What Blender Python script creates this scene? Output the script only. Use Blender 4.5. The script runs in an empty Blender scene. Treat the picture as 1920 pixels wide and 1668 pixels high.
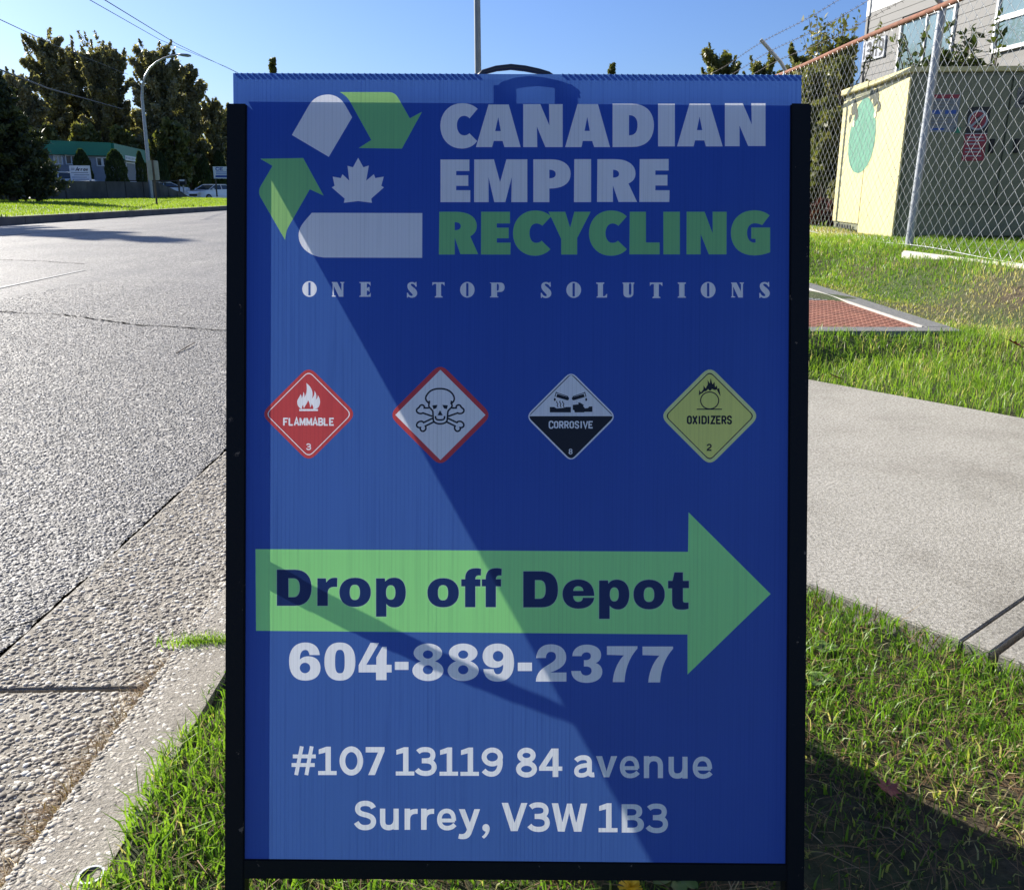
import bpy, bmesh, math, random
import numpy as np
from mathutils import Vector, Matrix
from mathutils.geometry import delaunay_2d_cdt

# ------------------------------------------------------------------ camera, sky, sun, exposure
SC = bpy.context.scene
COL = SC.collection
CAM_H, PITCH, FPX = 0.85, math.radians(16.2), 1650.0
cd = bpy.data.cameras.new("camera")
cd.sensor_fit = 'HORIZONTAL'; cd.sensor_width = 36.0; cd.lens = 36.0 * FPX / 1920.0
cd.clip_start = 0.02; cd.clip_end = 3000
cam = bpy.data.objects.new("camera", cd); COL.objects.link(cam)
cam.location = (0, 0, CAM_H); cam.rotation_euler = (math.pi / 2 - PITCH, 0, 0)
SC.camera = cam

SUN_AZ, SUN_EL = math.radians(50), math.radians(27)     # azimuth counted from +Y towards -X
w = bpy.data.worlds.new("World"); SC.world = w; w.use_nodes = True
nt = w.node_tree; bgn = nt.nodes['Background']
sky = nt.nodes.new('ShaderNodeTexSky'); sky.sky_type = 'NISHITA'; sky.sun_disc = False
sky.sun_elevation = SUN_EL; sky.sun_rotation = -SUN_AZ
sky.air_density = 1.0; sky.dust_density = 0.95; sky.ozone_density = 3.0; sky.altitude = 0
tn = nt.nodes.new('ShaderNodeMix'); tn.data_type = 'RGBA'; tn.blend_type = 'MULTIPLY'; tn.inputs[0].default_value = 1.0; tn.inputs[7].default_value = (0.68, 0.86, 1.28, 1)
nt.links.new(sky.outputs[0], tn.inputs[6]); nt.links.new(tn.outputs[2], bgn.inputs[0]); bgn.inputs[1].default_value = 0.0535
ld = bpy.data.lights.new("sun", 'SUN'); ld.energy = 4.9; ld.angle = math.radians(0.55); ld.color = (1.0, 0.94, 0.84)
sun = bpy.data.objects.new("sun", ld); COL.objects.link(sun)
sdir = Vector((-math.sin(SUN_AZ) * math.cos(SUN_EL), math.cos(SUN_AZ) * math.cos(SUN_EL), math.sin(SUN_EL)))
sun.rotation_euler = sdir.to_track_quat('Z', 'Y').to_euler()
SC.view_settings.view_transform = 'Standard'; SC.view_settings.look = 'None'
SC.view_settings.exposure = 1.15; SC.view_settings.gamma = 1.0; SC.view_settings.use_curve_mapping = False
SC.render.engine = 'CYCLES'
SC.cycles.max_bounces = 10; SC.cycles.transparent_max_bounces = 24; SC.cycles.use_denoising = True

# ------------------------------------------------------------------ pixel <-> place helpers (photo is 1920x1668)
FW = Vector((0, math.cos(PITCH), -math.sin(PITCH))); UP = Vector((0, math.sin(PITCH), math.cos(PITCH))); RT = Vector((1, 0, 0))
CP = Vector((0, 0, CAM_H))
def ray(px, py):
    return FW + RT * ((px - 960) / FPX) - UP * ((py - 834) / FPX)
def G(px, py, z=0.0):
    d = ray(px, py); return CP + d * ((z - CAM_H) / d.z)
def PY(px, py, Y):
    d = ray(px, py); return CP + d * (Y / d.y)
def PPL(px, py, p0, n):
    d = ray(px, py); return CP + d * ((p0 - CP).dot(n) / d.dot(n))

rng = np.random.default_rng(7)
random.seed(7)

# ------------------------------------------------------------------ object helpers
def tag(o, label=None, cat=None, group=None, kind=None):
    if label: o['label'] = label
    if cat: o['category'] = cat
    if group: o['group'] = group
    if kind: o['kind'] = kind
    return o
def empty(name, loc=(0, 0, 0), rz=0.0):
    o = bpy.data.objects.new(name, None); COL.objects.link(o)
    o.location = loc; o.rotation_euler = (0, 0, rz); o.empty_display_size = 0.1
    return o
def link_mesh(name, me, parent=None, mats=()):
    for m in mats: me.materials.append(m)
    o = bpy.data.objects.new(name, me); COL.objects.link(o)
    if parent is not None: o.parent = parent
    return o
def copy_tree(o, parent=None):
    c = o.copy(); COL.objects.link(c)
    if parent is not None: c.parent = parent
    for ch in list(o.children): copy_tree(ch, c)
    return c

class MB:
    """collects simple shapes into one mesh"""
    def __init__(s): s.v = []; s.f = []; s.m = []; s.sm = []
    def add(s, vs, fs, m=0, smooth=False):
        b = len(s.v); s.v += [tuple(q) for q in vs]
        for f in fs: s.f.append([b + i for i in f]); s.m.append(m); s.sm.append(smooth)
    def box(s, x0, x1, y0, y1, z0, z1, m=0, M=None):
        vs = [Vector(q) for q in ((x0, y0, z0), (x1, y0, z0), (x1, y1, z0), (x0, y1, z0), (x0, y0, z1), (x1, y0, z1), (x1, y1, z1), (x0, y1, z1))]
        if M is not None: vs = [M @ q for q in vs]
        s.add(vs, [(0, 3, 2, 1), (4, 5, 6, 7), (0, 1, 5, 4), (1, 2, 6, 5), (2, 3, 7, 6), (3, 0, 4, 7)], m)
    def tube(s, pts, r, n=8, m=0, cap=True, smooth=True):
        pts = [Vector(p) for p in pts]; k = len(pts)
        rr = r if isinstance(r, (list, tuple)) else [r] * k
        vs = []
        for i, p in enumerate(pts):
            t = (pts[min(i + 1, k - 1)] - pts[max(i - 1, 0)]).normalized()
            a = Vector((0, 0, 1)) if abs(t.z) < 0.9 else Vector((0, 1, 0))
            e1 = t.cross(a).normalized(); e2 = t.cross(e1)
            for j in range(n):
                an = 2 * math.pi * j / n
                vs.append(p + (e1 * math.cos(an) + e2 * math.sin(an)) * rr[i])
        fs = []
        for i in range(k - 1):
            for j in range(n):
                a, b = i * n + j, i * n + (j + 1) % n
                fs.append((a, a + n, b + n, b))
        s.add(vs, fs, m, smooth)
        if cap:
            s.add(vs[:n], [tuple(range(n))], m); s.add(vs[-n:], [tuple(range(n))[::-1]], m)
    def prism(s, poly, d, m=0):
        """poly: list of 3D points (planar), d: extrusion vector"""
        n = len(poly); d = Vector(d); a = [Vector(p) for p in poly]; b = [p + d for p in a]
        s.add(a + b, [tuple(range(n))[::-1], tuple(range(n, 2 * n))] + [(i, (i + 1) % n, (i + 1) % n + n, i + n) for i in range(n)], m)
    def build(s, name, mats, parent=None, bevel=0.0):
        me = bpy.data.meshes.new(name); me.from_pydata(s.v, [], s.f)
        if not isinstance(mats, (list, tuple)): mats = [mats]
        for q in mats: me.materials.append(q)
        me.polygons.foreach_set('material_index', s.m); me.polygons.foreach_set('use_smooth', s.sm)
        if bevel > 0:
            bm = bmesh.new(); bm.from_mesh(me)
            bmesh.ops.recalc_face_normals(bm, faces=bm.faces)
            bmesh.ops.bevel(bm, geom=[e for e in bm.edges if len(e.link_faces) == 2 and e.calc_face_angle(0) > 0.6], offset=bevel, segments=2, affect='EDGES', clamp_overlap=True)
            bm.to_mesh(me); bm.free()
        me.update()
        return link_mesh(name, me, parent)

def fast_mesh(name, V, F, mats, parent=None, tint=None, k=4, smooth=False):
    """V (n,3), F (m,k) numpy -> mesh; tint: per-vertex float attribute"""
    me = bpy.data.meshes.new(name)
    V = np.ascontiguousarray(V, dtype=np.float32); F = np.ascontiguousarray(F, dtype=np.int32)
    m = len(F)
    me.vertices.add(len(V)); me.vertices.foreach_set('co', V.ravel())
    me.loops.add(m * k); me.loops.foreach_set('vertex_index', F.ravel())
    me.polygons.add(m); me.polygons.foreach_set('loop_start', np.arange(0, m * k, k, dtype=np.int32))
    try: me.polygons.foreach_set('loop_total', np.full(m, k, dtype=np.int32))
    except Exception: pass
    if smooth: me.polygons.foreach_set('use_smooth', np.ones(m, dtype=bool))
    if tint is not None:
        at = me.attributes.new('tint', 'FLOAT', 'POINT'); at.data.foreach_set('value', np.ascontiguousarray(tint, dtype=np.float32))
    me.update(calc_edges=True)
    return link_mesh(name, me, parent, mats if isinstance(mats, (list, tuple)) else [mats])

# ------------------------------------------------------------------ materials
def new_mat(name):
    m = bpy.data.materials.new(name); m.use_nodes = True
    nt = m.node_tree; return m, nt, nt.nodes['Principled BSDF'], nt.nodes['Material Output']
def ramp(nt, fac, stops, interp='LINEAR'):
    r = nt.nodes.new('ShaderNodeValToRGB'); r.color_ramp.interpolation = interp
    e = r.color_ramp.elements
    while len(e) < len(stops): e.new(0.5)
    for q, (p, c) in zip(e, stops): q.position = p; q.color = (*c, 1) if len(c) == 3 else c
    nt.links.new(fac, r.inputs[0]); return r.outputs[0]
def noise(nt, scale, detail=4, rough=0.55, vec=None, dist=0.0):
    n = nt.nodes.new('ShaderNodeTexNoise'); n.inputs['Scale'].default_value = scale; n.inputs['Detail'].default_value = detail
    n.inputs['Roughness'].default_value = rough; n.inputs['Distortion'].default_value = dist
    if vec is not None: nt.links.new(vec, n.inputs['Vector'])
    return n.outputs['Fac']
def coords(nt, scale=None, kind='Object'):
    t = nt.nodes.new('ShaderNodeTexCoord')
    if scale is None: return t.outputs[kind]
    mp = nt.nodes.new('ShaderNodeMapping'); mp.inputs['Scale'].default_value = scale
    nt.links.new(t.outputs[kind], mp.inputs[0]); return mp.outputs[0]
def mixc(nt, fac, a, b, mode='MIX'):
    m = nt.nodes.new('ShaderNodeMix'); m.data_type = 'RGBA'; m.blend_type = mode
    for s, v in ((m.inputs[0], fac), (m.inputs[6], a), (m.inputs[7], b)):
        if isinstance(v, (int, float)): s.default_value = v
        elif isinstance(v, tuple): s.default_value = (*v, 1) if len(v) == 3 else v
        else: nt.links.new(v, s)
    return m.outputs[2]
def bump(nt, h, strength, dist, prev=None):
    b = nt.nodes.new('ShaderNodeBump'); b.inputs['Strength'].default_value = strength; b.inputs['Distance'].default_value = dist
    nt.links.new(h, b.inputs['Height'])
    if prev is not None: nt.links.new(prev, b.inputs['Normal'])
    return b.outputs[0]
def simple(name, col, rough=0.6, metal=0.0, var=0.12, scale=6.0, bmp=0.0, bscale=60.0, coat=0.0):
    m, nt, p, o = new_mat(name); v = coords(nt)
    f = noise(nt, scale, 5, 0.6, v)
    lo = tuple(c * (1 - var) for c in col); hi = tuple(min(1, c * (1 + var)) for c in col)
    nt.links.new(ramp(nt, f, [(0.3, lo), (0.7, hi)]), p.inputs['Base Color'])
    p.inputs['Roughness'].default_value = rough; p.inputs['Metallic'].default_value = metal; p.inputs['Coat Weight'].default_value = coat
    if bmp > 0: nt.links.new(bump(nt, noise(nt, bscale, 5, 0.6, v), bmp, 0.01), p.inputs['Normal'])
    return m
def glassy(name, col=(0.03, 0.04, 0.05), rough=0.06):
    m, nt, p, o = new_mat(name)
    nt.links.new(ramp(nt, noise(nt, 0.8, 2, 0.5, coords(nt)), [(0.3, col), (0.7, tuple(c * 1.5 for c in col))]), p.inputs['Base Color'])
    p.inputs['Roughness'].default_value = rough; p.inputs['Specular IOR Level'].default_value = 0.8
    return m
def leafmat(name, stops, trans=0.4, rough=0.5, patch=None, patch_scale=0.8):
    """foliage: base colour ramp over the 'tint' attribute, partly translucent"""
    m, nt, p, o = new_mat(name)
    a = nt.nodes.new('ShaderNodeAttribute'); a.attribute_name = 'tint'
    c = ramp(nt, a.outputs['Fac'], stops)
    if patch is not None:
        f = ramp(nt, noise(nt, patch_scale, 4, 0.6, coords(nt)), [(0.42, (0, 0, 0)), (0.62, (1, 1, 1))])
        c = mixc(nt, f, c, patch)
    nt.links.new(c, p.inputs['Base Color']); p.inputs['Roughness'].default_value = rough
    p.inputs['Specular IOR Level'].default_value = 0.35
    t = nt.nodes.new('ShaderNodeBsdfTranslucent'); nt.links.new(mixc(nt, 1.0, c, (1.5, 1.6, 0.7), 'MULTIPLY'), t.inputs[0])
    x = nt.nodes.new('ShaderNodeMixShader'); x.inputs[0].default_value = trans
    nt.links.new(p.outputs[0], x.inputs[1]); nt.links.new(t.outputs[0], x.inputs[2]); nt.links.new(x.outputs[0], o.inputs[0])
    return m

M_BLACKSTEEL, nt_, p_, o_ = new_mat("black_painted_steel")
v_ = coords(nt_)
f_ = ramp(nt_, noise(nt_, 55, 6, 0.7, v_), [(0.655, (0, 0, 0)), (0.69, (1, 1, 1))])
nt_.links.new(mixc(nt_, f_, (0.006, 0.007, 0.009), (0.16, 0.12, 0.09)), p_.inputs['Base Color'])
p_.inputs['Roughness'].default_value = 0.55; p_.inputs['Specular IOR Level'].default_value = 0.15
nt_.links.new(bump(nt_, noise(nt_, 260, 3, 0.6, v_), 0.15, 0.002), p_.inputs['Normal'])
M_HANDLE = simple("handle_rubber", (0.03, 0.03, 0.035), 0.4)
M_GALV = simple("galvanised_steel", (0.34, 0.36, 0.38), 0.45, 0.5, 0.15, 9)
M_GREYPOLE = simple("weathered_pole_grey", (0.22, 0.25, 0.27), 0.6, 0.2, 0.15, 3)
M_WHITE = simple("white_paint", (0.75, 0.76, 0.76), 0.5, 0, 0.06, 2)
M_DARK = simple("dark_recess", (0.015, 0.016, 0.018), 0.7)
M_GLASS = glassy("dark_window_glass")
M_TYRE = simple("tyre_rubber", (0.02, 0.02, 0.022), 0.8)
M_BARK = simple("bark", (0.09, 0.07, 0.055), 0.9, 0, 0.4, 5, 0.6, 20)
# ------------------------------------------------------------------ print artwork drawn as outlines, triangulated once
def bez(p0, p1, p2, p3, n=9):
    return [tuple(((1 - t) ** 3) * a + 3 * t * (1 - t) ** 2 * b + 3 * t * t * (1 - t) * c + t ** 3 * d for a, b, c, d in zip(p0, p1, p2, p3)) for t in [i / n for i in range(1, n + 1)]]
def path(s):
    """'M x,y L x,y C x,y x,y x,y' -> list of points"""
    pts = []; cmd = 'L'; buf = []
    for t in s.replace(',', ' ').split():
        if t in ('M', 'L', 'C', 'Z'): cmd = 'L' if t != 'C' else 'C'; buf = []; continue
        buf.append(float(t))
        if cmd == 'L' and len(buf) == 2: pts.append(tuple(buf)); buf = []
        elif cmd == 'C' and len(buf) == 6:
            pts += bez(pts[-1], buf[0:2], buf[2:4], buf[4:6]); buf = []
    return pts
def ell(cx, cy, rx, ry, n=36, e=1.0):
    out = []
    for i in range(n):
        a = 2 * math.pi * i / n; c, s = math.cos(a), math.sin(a)
        out.append((cx + rx * math.copysign(abs(c) ** e, c), cy + ry * math.copysign(abs(s) ** e, s)))
    return out
def rect(x0, y0, x1, y1): return [(x0, y0), (x1, y0), (x1, y1), (x0, y1)]
def rdiamond(cx, cy, h, r):
    """diamond with rounded corners"""
    out = []
    cs = [(cx, cy - h), (cx + h, cy), (cx, cy + h), (cx - h, cy)]
    for i in range(4):
        p, c, q = cs[i - 1], cs[i], cs[(i + 1) % 4]
        a = tuple(c[k] + (p[k] - c[k]) * r / h for k in (0, 1)); b = tuple(c[k] + (q[k] - c[k]) * r / h for k in (0, 1))
        for t in [j / 5 for j in range(6)]:
            out.append(tuple((1 - t) ** 2 * a[k] + 2 * t * (1 - t) * c[k] + t * t * b[k] for k in (0, 1)))
    return out
def stroke(pts, w, closed=False):
    n = len(pts); L = []; R = []
    for i in range(n):
        if closed: a, b = pts[i - 1], pts[(i + 1) % n]
        else: a, b = pts[max(i - 1, 0)], pts[min(i + 1, n - 1)]
        c = pts[i]
        d1 = Vector((c[0] - a[0], c[1] - a[1])); d2 = Vector((b[0] - c[0], b[1] - c[1]))
        d1 = d1.normalized() if d1.length > 1e-6 else d2.normalized(); d2 = d2.normalized() if d2.length > 1e-6 else d1
        t = d1 + d2; t = t.normalized() if t.length > 1e-3 else d1
        k = w / 2 / max(0.45, t.dot(d1))
        L.append((c[0] - t.y * k, c[1] + t.x * k)); R.append((c[0] + t.y * k, c[1] - t.x * k))
    if closed: return [L, R]
    return [L + R[::-1]]

class Art:
    def __init__(s): s.layers = []       # (loops, part, material index, rule)
        
    def add(s, loops, part, mat, xf=(0, 0, 1), rule='eo'):
        ox, oy, sc = xf
        s.layers.append(([np.array([(ox + x * sc, oy + y * sc) for x, y in lp]) for lp in loops], part, mat, rule))
    def mesh(s, outline, to3d):
        """-> {(part, mat): (verts, tris)}"""
        verts = []; edges = []
        def addloop(lp):
            b = len(verts); n = len(lp)
            for x, y in lp: verts.append(Vector((float(x), float(y))))
            for i in range(n): edges.append((b + i, b + (i + 1) % n))
        addloop(outline)
        for loops, *_ in s.layers:
            for lp in loops: addloop(lp)
        vo, eo, fo, *_ = delaunay_2d_cdt(verts, edges, [], 0, 1e-4)
        V = np.array([(q.x, q.y) for q in vo]); F = np.array([f for f in fo if len(f) == 3])
        C = V[F].mean(axis=1)
        def wind(lp, P, nz):
            x, y = P[:, 0], P[:, 1]; out = np.zeros(len(P), dtype=int)
            a = lp; b = np.roll(lp, -1, axis=0)
            for (x0, y0), (x1, y1) in zip(a, b):
                if y0 == y1: continue
                up = (y0 <= y) & (y1 > y); dn = (y1 <= y) & (y0 > y)
                xi = x0 + (y - y0) / (y1 - y0) * (x1 - x0); r = xi > x
                if nz: out += (up & r).astype(int) - (dn & r).astype(int)
                else: out += ((up | dn) & r).astype(int)
            return out
        inside = wind(np.array(outline, dtype=float), C, False) % 2 == 1
        F = F[inside]; C = C[inside]
        lab = np.full(len(F), -1)
        for k, (loops, part, mat, rule) in enumerate(s.layers):
            al = np.vstack(loops); lo, hi = al.min(0), al.max(0)
            ix = np.where((C[:, 0] >= lo[0]) & (C[:, 0] <= hi[0]) & (C[:, 1] >= lo[1]) & (C[:, 1] <= hi[1]))[0]
            if len(ix) == 0: continue
            wn = sum(wind(lp, C[ix], rule == 'nz') for lp in loops)
            lab[ix[(wn != 0) if rule == 'nz' else (wn % 2 == 1)]] = k
        keys = {}
        for i, l in enumerate(lab):
            key = ('', 0) if l < 0 else (s.layers[l][1], s.layers[l][2])
            keys.setdefault(key[0], []).append((i, key[1]))
        P3 = np.array([to3d(x, y) for x, y in V])
        out = {}
        for part, lst in keys.items():
            idx = np.array([i for i, _ in lst]); mt = [m for _, m in lst]
            Fp = F[idx]; u, inv = np.unique(Fp, return_inverse=True)
            out[part] = (P3[u], inv.reshape(-1, 3), mt)
        return out

# small condensed stroke capitals on a 10 x 14 grid, y down
SF = {
 'A': ["M 0,14 L 5,0 L 10,14", "M 2,9.5 L 8,9.5"], 'B': ["M 1,0 L 1,14", "M 0,1 L 6,1 C 10,1 10,7 6,7 L 1,7", "M 6,7 C 11,7 11,13 6,13 L 0,13"],
 'C': ["M 10,4 C 10,-1 1,-1 1,4 L 1,10 C 1,15 10,15 10,10"], 'D': ["M 1,0 L 1,14", "M 0,1 L 5,1 C 10,1 10,4 10,7 C 10,10 10,13 5,13 L 0,13"],
 'E': ["M 1,0 L 1,14", "M 0,1 L 10,1", "M 0,7 L 8,7", "M 0,13 L 10,13"], 'F': ["M 1,0 L 1,14", "M 0,1 L 10,1", "M 0,7 L 8,7"],
 'I': ["M 5,0 L 5,14"], 'L': ["M 1,0 L 1,13", "M 0,13 L 9,13"], 'M': ["M 0.8,14 L 0.8,0", "M 1,1 L 5,11 L 9,1", "M 9.2,0 L 9.2,14"],
 'N': ["M 1,14 L 1,0", "M 1,1 L 9,13", "M 9,0 L 9,14"], 'O': ["M 1,7 L 1,4 C 1,0 9,0 9,4 L 9,10 C 9,14 1,14 1,10 L 1,7"],
 'R': ["M 1,0 L 1,14", "M 0,1 L 6,1 C 10,1 10,7.5 6,7.5 L 1,7.5", "M 5,7.5 L 9.5,14"], 'S': ["M 9,4 C 9,-0.5 1,-0.5 1,4 C 1,7.5 9,6.5 9,10.3 C 9,14.5 1,14.5 1,10"],
 'T': ["M 5,0 L 5,14", "M 0,1 L 10,1"], 'V': ["M 0,0 L 5,13.5 L 10,0"], 'X': ["M 0.5,0 L 9.5,14", "M 9.5,0 L 0.5,14"], 'Z': ["M 0,1 L 9,1 L 1,13 L 10,13"],
 'w': ["M 0,5 L 2.5,13.5 L 5,6 L 7.5,13.5 L 10,5"], 'o': ["M 1,9.5 C 1,4.5 9,4.5 9,9.5 C 9,14.5 1,14.5 1,9.5"], 'r': ["M 1,5 L 1,14", "M 1,9 C 2,6 5,5.5 8,6"],
 '1': ["M 2,3 L 5.5,1 L 5.5,14"], '2': ["M 1,4 C 1,-0.5 9,-0.5 9,4 C 9,8 1,9 1,13 L 10,13"], '3': ["M 1,3 C 2,-0.5 9,0 9,4 C 9,7 6,7 4,7 C 7,7 9.5,7 9.5,10.3 C 9.5,15 1,14.5 1,10.5"],
 '8': ["M 5,7 C 0.5,7 0.5,0.7 5,0.7 C 9.5,0.7 9.5,7 5,7 C 0,7 0,13.4 5,13.4 C 10,13.4 10,7 5,7"], '9': ["M 9,5 C 9,-0.5 1,-0.5 1,4.5 C 1,9 9,9 9,5 C 9,12 6,14 2,13"],
 '4': ["M 7,14 L 7,1 L 1,10 L 10,10"], '7': ["M 0,1 L 9,1 L 4,14"],
}
def stroke_text(art, txt, x0, y0, x1, y1, part, mat, wt=2.6, xf=(0, 0, 1), gap=0.28, slant=0.0):
    n = len(txt); adv = [0.55 if c in 'I ' else (0.35 if c == '1' else (1.25 if c == 'M' else 1.0)) for c in txt]
    tot = sum(adv) + gap * (n - 1); u = (x1 - x0) / tot; h = (y1 - y0); x = x0
    for c, a in zip(txt, adv):
        if c in SF:
            wd = u * a
            for s_ in SF[c]:
                pp = path(s_)
                sx = (u if c in 'I' else wd) / 10.0; off = x - (u - wd) / 2 if c in 'I' else x
                q = [(off + px * sx + slant * (y1 - y0) * (1 - py / 14), y0 + py * h / 14) for px, py in pp]
                art.add(stroke(q, wt * h / 14), part, mat, xf, 'nz')
        x += u * (a + gap)

ART = Art()
LN = [0]; LLAB = {}
def letter(lab):
    LN[0] += 1; k = 'letter.%03d' % LN[0]; LLAB[k] = lab; return k
W, GR, NV, BK, RD, YE, HL = 1, 2, 3, 4, 5, 6, 7       # material slots (0 is the blue ground)
P = path
# --- logo
X = (460, 150, 500 / 1853)
ART.add([P("M 323,383 L 440,180 C 475,118 530,102 578,102 C 630,105 665,130 692,172 L 742,260 L 580,535")], 'logo_tablet', W, X)
ART.add([P("M 655,85 L 990,85 C 1030,85 1045,100 1062,125 L 1143,267 L 1228,222 L 1088,478 L 787,474 L 875,418 L 735,165 C 715,125 685,100 655,85")], 'recycling_arrow', GR, X)
ART.add([P("M 105,548 L 402,543 L 545,805 L 448,760 L 300,1020 C 285,1045 280,1080 276,1112 L 105,815 C 92,790 92,765 105,740 L 188,598")], 'recycling_arrow.001', GR, X)
ART.add([P("M 462,923 L 1230,925 L 1229,1236 L 545,1234 C 440,1225 370,1160 370,1080 C 370,1020 410,985 430,960")], 'logo_bar', W, X)
ART.add([P("M 784,541 820,607 858,595 840,700 893,655 903,682 962,672 945,735 963,747 875,825 880,854 784,842 684,854 690,825 600,747 620,735 607,672 663,682 675,655 722,700 710,597 748,607")], 'maple_leaf', W, X)
# --- name
X = (810, 180, 650 / 1920); W_ = list("CANADIAN")
for lp in (["M 253,72 C 230,50 200,41 165,41 C 95,41 46,95 46,165 C 46,240 95,292 165,292 C 200,292 232,278 250,250 L 207,207 C 198,216 188,219 178,219 C 152,219 138,192 138,163 C 138,133 152,111 178,111 C 190,111 200,116 208,125"],
           ["M 243,284 313,48 425,48 491,284 401,284 391,250 342,250 333,284", "M 350,195 367,118 381,195"], ["M 505,284 505,46 600,46 650,163 648,46 724,46 724,284 628,284 581,170 583,284"],
           ["M 737,284 806,46 919,46 986,284 898,284 887,250 835,250 828,284", "M 845,194 860,117 874,194"],
           ["M 1000,284 1000,44 L 1110,44 C 1190,44 1229,95 1229,162 C 1229,235 1190,283 1110,283", "M 1091,107 C 1125,107 1138,130 1138,160 C 1138,198 1125,219 1091,219"],
           ["M 1252,44 1345,44 1345,280 1252,280"], ["M 1357,280 1426,43 1540,43 1610,280 1517,280 1508,247 1457,247 1449,280", "M 1467,190 1482,115 1497,190"],
           ["M 1622,279 1622,41 1721,41 1771,158 1768,41 1847,41 1847,278 1751,278 1703,165 1704,279"]):
    ART.add([P(q) for q in lp], letter('white letter ' + W_.pop(0)), W, X)
X = (810, 280, 650 / 1920); W_ = list("EMPIRERECYCLING")
for lp in (["M 47,57 207,57 207,121 134,121 134,144 201,144 201,203 134,203 134,227 212,227 212,293 47,293"], ["M 234,57 343,56 377,182 412,56 528,56 528,293 439,293 442,155 406,293 345,293 313,155 314,293 233,293"],
           ["M 561,56 660,56 C 730,56 768,90 768,135 C 768,190 725,218 650,218 L 650,293 561,293", "M 650,114 C 675,114 685,124 685,137 C 685,152 675,161 650,161"], ["M 788,55 881,55 881,293 786,293"],
           ["M 916,55 1010,55 C 1085,55 1127,85 1127,135 C 1127,160 1115,178 1088,190 L 1136,292 1033,292 1002,200 1002,292 914,292", "M 1003,114 C 1025,114 1036,124 1036,137 C 1036,150 1025,157 1003,157"],
           ["M 1150,55 1311,54 1311,118 1237,118 1237,142 1304,142 1304,201 1237,201 1237,227 1316,227 1314,292 1148,292"]):
    ART.add([P(q) for q in lp], letter('white letter ' + W_.pop(0)), W, X)
for lp in (["M 40,346 130,346 C 205,346 248,375 248,425 C 248,452 235,470 212,482 L 256,581 157,581 126,490 126,583 38,583", "M 126,404 C 148,404 159,412 159,426 C 159,441 148,448 126,448"],
           ["M 272,346 432,346 432,411 359,411 359,434 425,434 425,493 359,493 359,517 436,517 434,583 271,583"],
           ["M 660,372 C 635,348 605,339 570,339 C 497,339 448,395 448,465 C 448,535 497,590 570,590 C 605,590 638,575 656,553 L 607,506 C 598,515 588,518 577,518 C 552,518 540,492 540,465 C 540,437 552,411 578,411 C 590,411 601,416 611,424"],
           ["M 645,346 738,346 765,434 788,346 879,346 804,492 804,583 715,583 715,496"],
           ["M 1079,372 C 1055,348 1025,339 990,339 C 918,339 869,393 869,465 C 869,535 918,590 990,590 C 1028,590 1060,577 1079,553 L 1030,506 C 1020,515 1010,518 999,518 C 974,518 961,492 961,465 C 961,437 975,411 1000,411 C 1013,411 1024,417 1032,425"],
           ["M 1095,346 1185,346 1185,516 1261,516 1261,582 1093,582"], ["M 1281,346 1373,346 1373,582 1281,582"], ["M 1410,346 1510,346 1554,465 1554,346 1632,346 1631,582 1533,582 1488,470 1488,582 1409,582"],
           ["M 1870,366 C 1845,345 1815,338 1784,338 C 1705,338 1655,392 1655,462 C 1655,540 1705,588 1784,588 C 1815,588 1848,581 1873,570 L 1873,433 1768,433 1768,495 1792,497 1792,516 C 1765,522 1745,498 1745,462 C 1745,430 1762,410 1788,410 C 1802,410 1815,414 1829,420"]):
    ART.add([P(q) for q in lp], letter('green letter ' + W_.pop(0)), GR, X)
# --- ONE STOP SOLUTIONS (engraved slab capitals)
PN = "M 308,80 350,80 385,150 385,92 375,86 375,80 408,80 408,86 400,92 400,198 365,198 324,112 324,186 340,191 340,197 308,197 308,190 314,186 314,92 308,86"
PT = "M 1112,82 1210,82 1210,112 1195,95 1182,95 1182,190 1195,197 1195,204 1132,204 1132,197 1143,190 1143,95 1125,95 1112,110"
def gO(cx, cy, X): ART.add([ell(cx, cy, 58, 63), rect(cx - 9, cy - 53, cx + 9, cy + 51)], letter('small white serif capital'), W, X)
def gS(cx, cy, X):
    t = (X[0] + (cx - 953) * X[2], X[1] + (cy - 143) * X[2], X[2])
    ART.add([P("M 915,112 C 915,88 935,80 955,80 C 966,80 972,86 976,88 L 982,80 988,80 990,116 982,118 C 976,102 962,94 950,94 C 942,94 940,102 946,108 C 962,124 994,140 994,168 C 994,192 974,206 952,206 C 940,206 930,202 924,196 L 918,205 912,205 911,166 919,165 C 926,182 938,191 950,191 C 958,191 960,184 955,177 C 940,158 915,142 915,112")], letter('small white serif capital'), W, t)
X5 = (550, 510, 450 / 1920); X6 = (1000, 510, 460 / 1920)
gO(129, 136, X5); ART.add([P(PN)], letter('small white serif capital'), W, X5)
ART.add([P("M 528,80 617,80 617,112 605,95 588,92 588,130 600,120 610,120 610,160 600,150 588,148 588,186 605,182 619,165 619,198 528,198 528,192 540,186 540,92 528,87")], letter('small white serif capital'), W, X5)
gS(950, 143, X5); ART.add([P(PT)], letter('small white serif capital'), W, X5); gO(1392, 142, X5)
ART.add([P("M 1573,84 L 1650,84 C 1680,84 1690,100 1690,122 C 1690,148 1675,160 1650,160 L 1630,160 L 1630,193 1640,198 1640,203 1573,203 1573,197 1583,192 1583,92 1573,88"), P("M 1628,95 L 1640,95 C 1646,110 1646,135 1640,149 L 1628,149")], letter('small white serif capital'), W, X5)
gS(100, 141, X6); gO(316, 140, X6)
ART.add([P("M 492,82 555,82 555,90 545,95 545,190 560,188 572,172 578,172 576,200 495,200 495,193 505,188 505,95 492,90")], letter('small white serif capital'), W, X6)
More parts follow.
